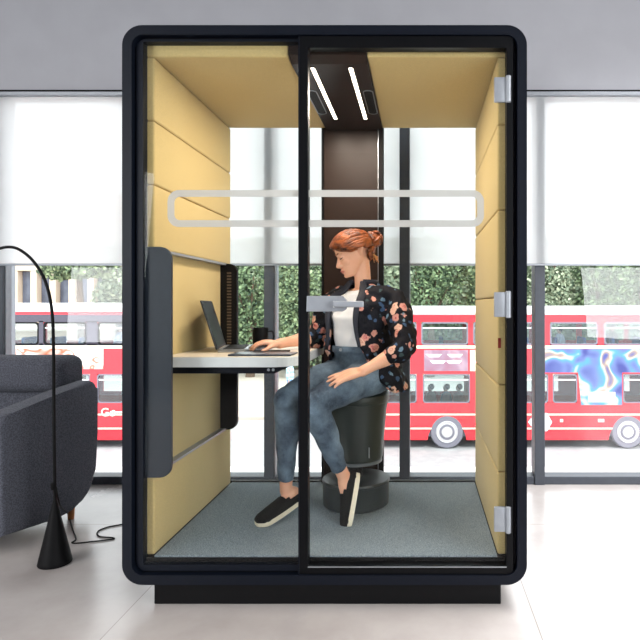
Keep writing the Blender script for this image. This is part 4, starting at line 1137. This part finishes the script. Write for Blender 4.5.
m.limb([shC+lft*.10, shL+lft*.012+V((0, 0, -.008)), shL.lerp(elL, .5)+lft*.018, elL+lft*.012+V((0, 0, .01)), cuffL], [.062, .062, .062, .057, .048], 20)
m.limb([shC-lft*.10, shR-lft*.006+V((0, 0, -.008)), shR.lerp(elR, .5)-lft*.01, elR+V((0, 0, -.002)), cuffR], [.060, .060, .059, .054, .048], 20)
o = m.build('jacket', M_floral, woman, remesh=.006, smooth_it=2); disp(o, .014, 14, 8); disp(o, .006, 34, 1)
# collar band along the opening
m = MB()
for side in (0, -1):
    pts = [r_[side] for r_ in R3[3:]]
    cs = [r_[0] for r_ in rowsJ[3:]]
    for i in range(len(pts)-1): pass
    wdt = [.010, .012, .016, .020, .024, .024, .020]
    m.tube([p+(p-c).normalized()*.004 for p, c in zip(pts, cs)], [(w_*.8, .008) for w_ in wdt], 10, True, 3)
back = [p for p in R3[-1]]
m.tube(back[::3]+[back[-1]], .013, 10, True, 2)
m.build('collar', M_collar, woman, True)

# --- jeans
m = MB()
loft(m, [(pel-V((0, 0, .085)), .135, .10, .13), (pel-V((0, 0, .04)), .165, .115, .14), (pel+V((0, 0, .02)), .160, .118, .135), (pel+V((0, 0, .08)), .146, .120, .12), (pel.lerp(waist, .95)+fwd*.012, .130, .113, .105)], 40)
for h_, k_, a_, cu in ((hipL, knL, anL, .865), (hipR, knR, anR, .87)):
    m.limb([h_, h_.lerp(k_, .45)+V((0, 0, .008)), k_.lerp(h_, .08)], [.094, .080, .062], 22)
    c_ = k_.lerp(a_, cu)
    m.limb([k_, k_.lerp(a_, .30)+V((.004, .008, 0)), k_.lerp(a_, .65), c_.lerp(k_, .05)], [.061, .058, .045, .036], 20)
    m.tube([c_.lerp(k_, .12), c_], [.040, .041], 20, True, 2)
o = m.build('jeans', M_jeans, woman, remesh=.006, smooth_it=3); disp(o, .007, 16, 5)
for v_ in (0,):
    m = MB(); r_ = rowsJ[2]
    ring = []
    for k in range(-9, 10):
        t = math.radians(k*9); ring.append(waist-V((0, 0, .018))+fwd*(.012+.114*max(0, math.cos(t))**.85)+lft*.131*math.sin(t))
    m.tube(ring, [(.004, .016)]*len(ring), 8, True, 1, flat=(0, 0, 1))
    m.build('waistband', M_jeans, woman, True)
    m = MB(); m.lathe(waist-V((0, 0, .018))+fwd*.131, [(.008, -.003), (.008, .003)], 12, 'Y'); m.build('jeans_button', M_alu, woman)

# --- slip-on shoes
def shoe(Fm, label, L_=.25):
    # sole outline
    def half(x):
        t = x/L_
        return .030+.014*math.sin(min(1, t*1.15)*math.pi*.62) if t < .9 else (.030+.014*math.sin(math.pi*.62))*math.sqrt(max(0, 1-((t-.9)/.1)**2)*.8+.02)
    xs = [L_*k/24 for k in range(25)]
    hw = [half(x)*(math.sqrt(min(1, x/.02)*.75+.25)) for x in xs]
    out = [(x, h_) for x, h_ in zip(xs, hw)]+[(x, -h_) for x, h_ in reversed(list(zip(xs, hw)))]
    up_ = MB(); seg = 20; rings = []
    prof_h = lambda t: .066 if t < .42 else .066-.030*((t-.42)/.58)**.9 if t < .97 else .030
    for i, (x, h_) in enumerate(zip(xs, hw)):
        t = x/L_; hh = prof_h(t) if 0 < i < 24 else prof_h(t)*.75
        ring = []
        for k in range(seg+1):
            a = math.pi*k/seg
            ring.append(up_.bm.verts.new(Fm @ V((x, h_*1.0*math.cos(a), .012+(hh-.012)*(math.sin(a)**.75)))))
        rings.append(ring)
    for i in range(len(rings)-1):
        t = (xs[i]+xs[i+1])/2/L_
        for k in range(seg):
            a = math.pi*(k+.5)/seg
            if .10 < t < .42 and abs(a-math.pi/2) < (.95 if t < .34 else .6): continue     # foot opening
            up_.bm.faces.new((rings[i][k], rings[i][k+1], rings[i+1][k+1], rings[i+1][k]))
    up_.bm.faces.new(rings[0]); up_.bm.faces.new(rings[-1][::-1])
    r_ = bmesh.ops.solidify(up_.bm, geom=up_.bm.faces[:], thickness=.003)
    sh_ = up_.build('shoe', M_upper, woman, True, angle=60)
    so_ = MB().prism(out, -.007, .015, 'Z', .003)
    for v in so_.bm.verts: v.co = Fm @ v.co
    so_.build('sole', M_sole, sh_, True)
    if 0: tg = MB().limb([Fm @ V((.10, 0, .060)), Fm @ V((.125, 0, .062)), Fm @ V((.15, 0, .050))], [(.022, .006), (.026, .005), (.024, .004)], 12, 3, flat=Fm.to_3x3() @ V((0, 0, 1)))
    if 0: tg.build('tongue', M_upper, sh_, True)
    return sh_
shoe(FR, '', .278); shoe(FL, '', .25)
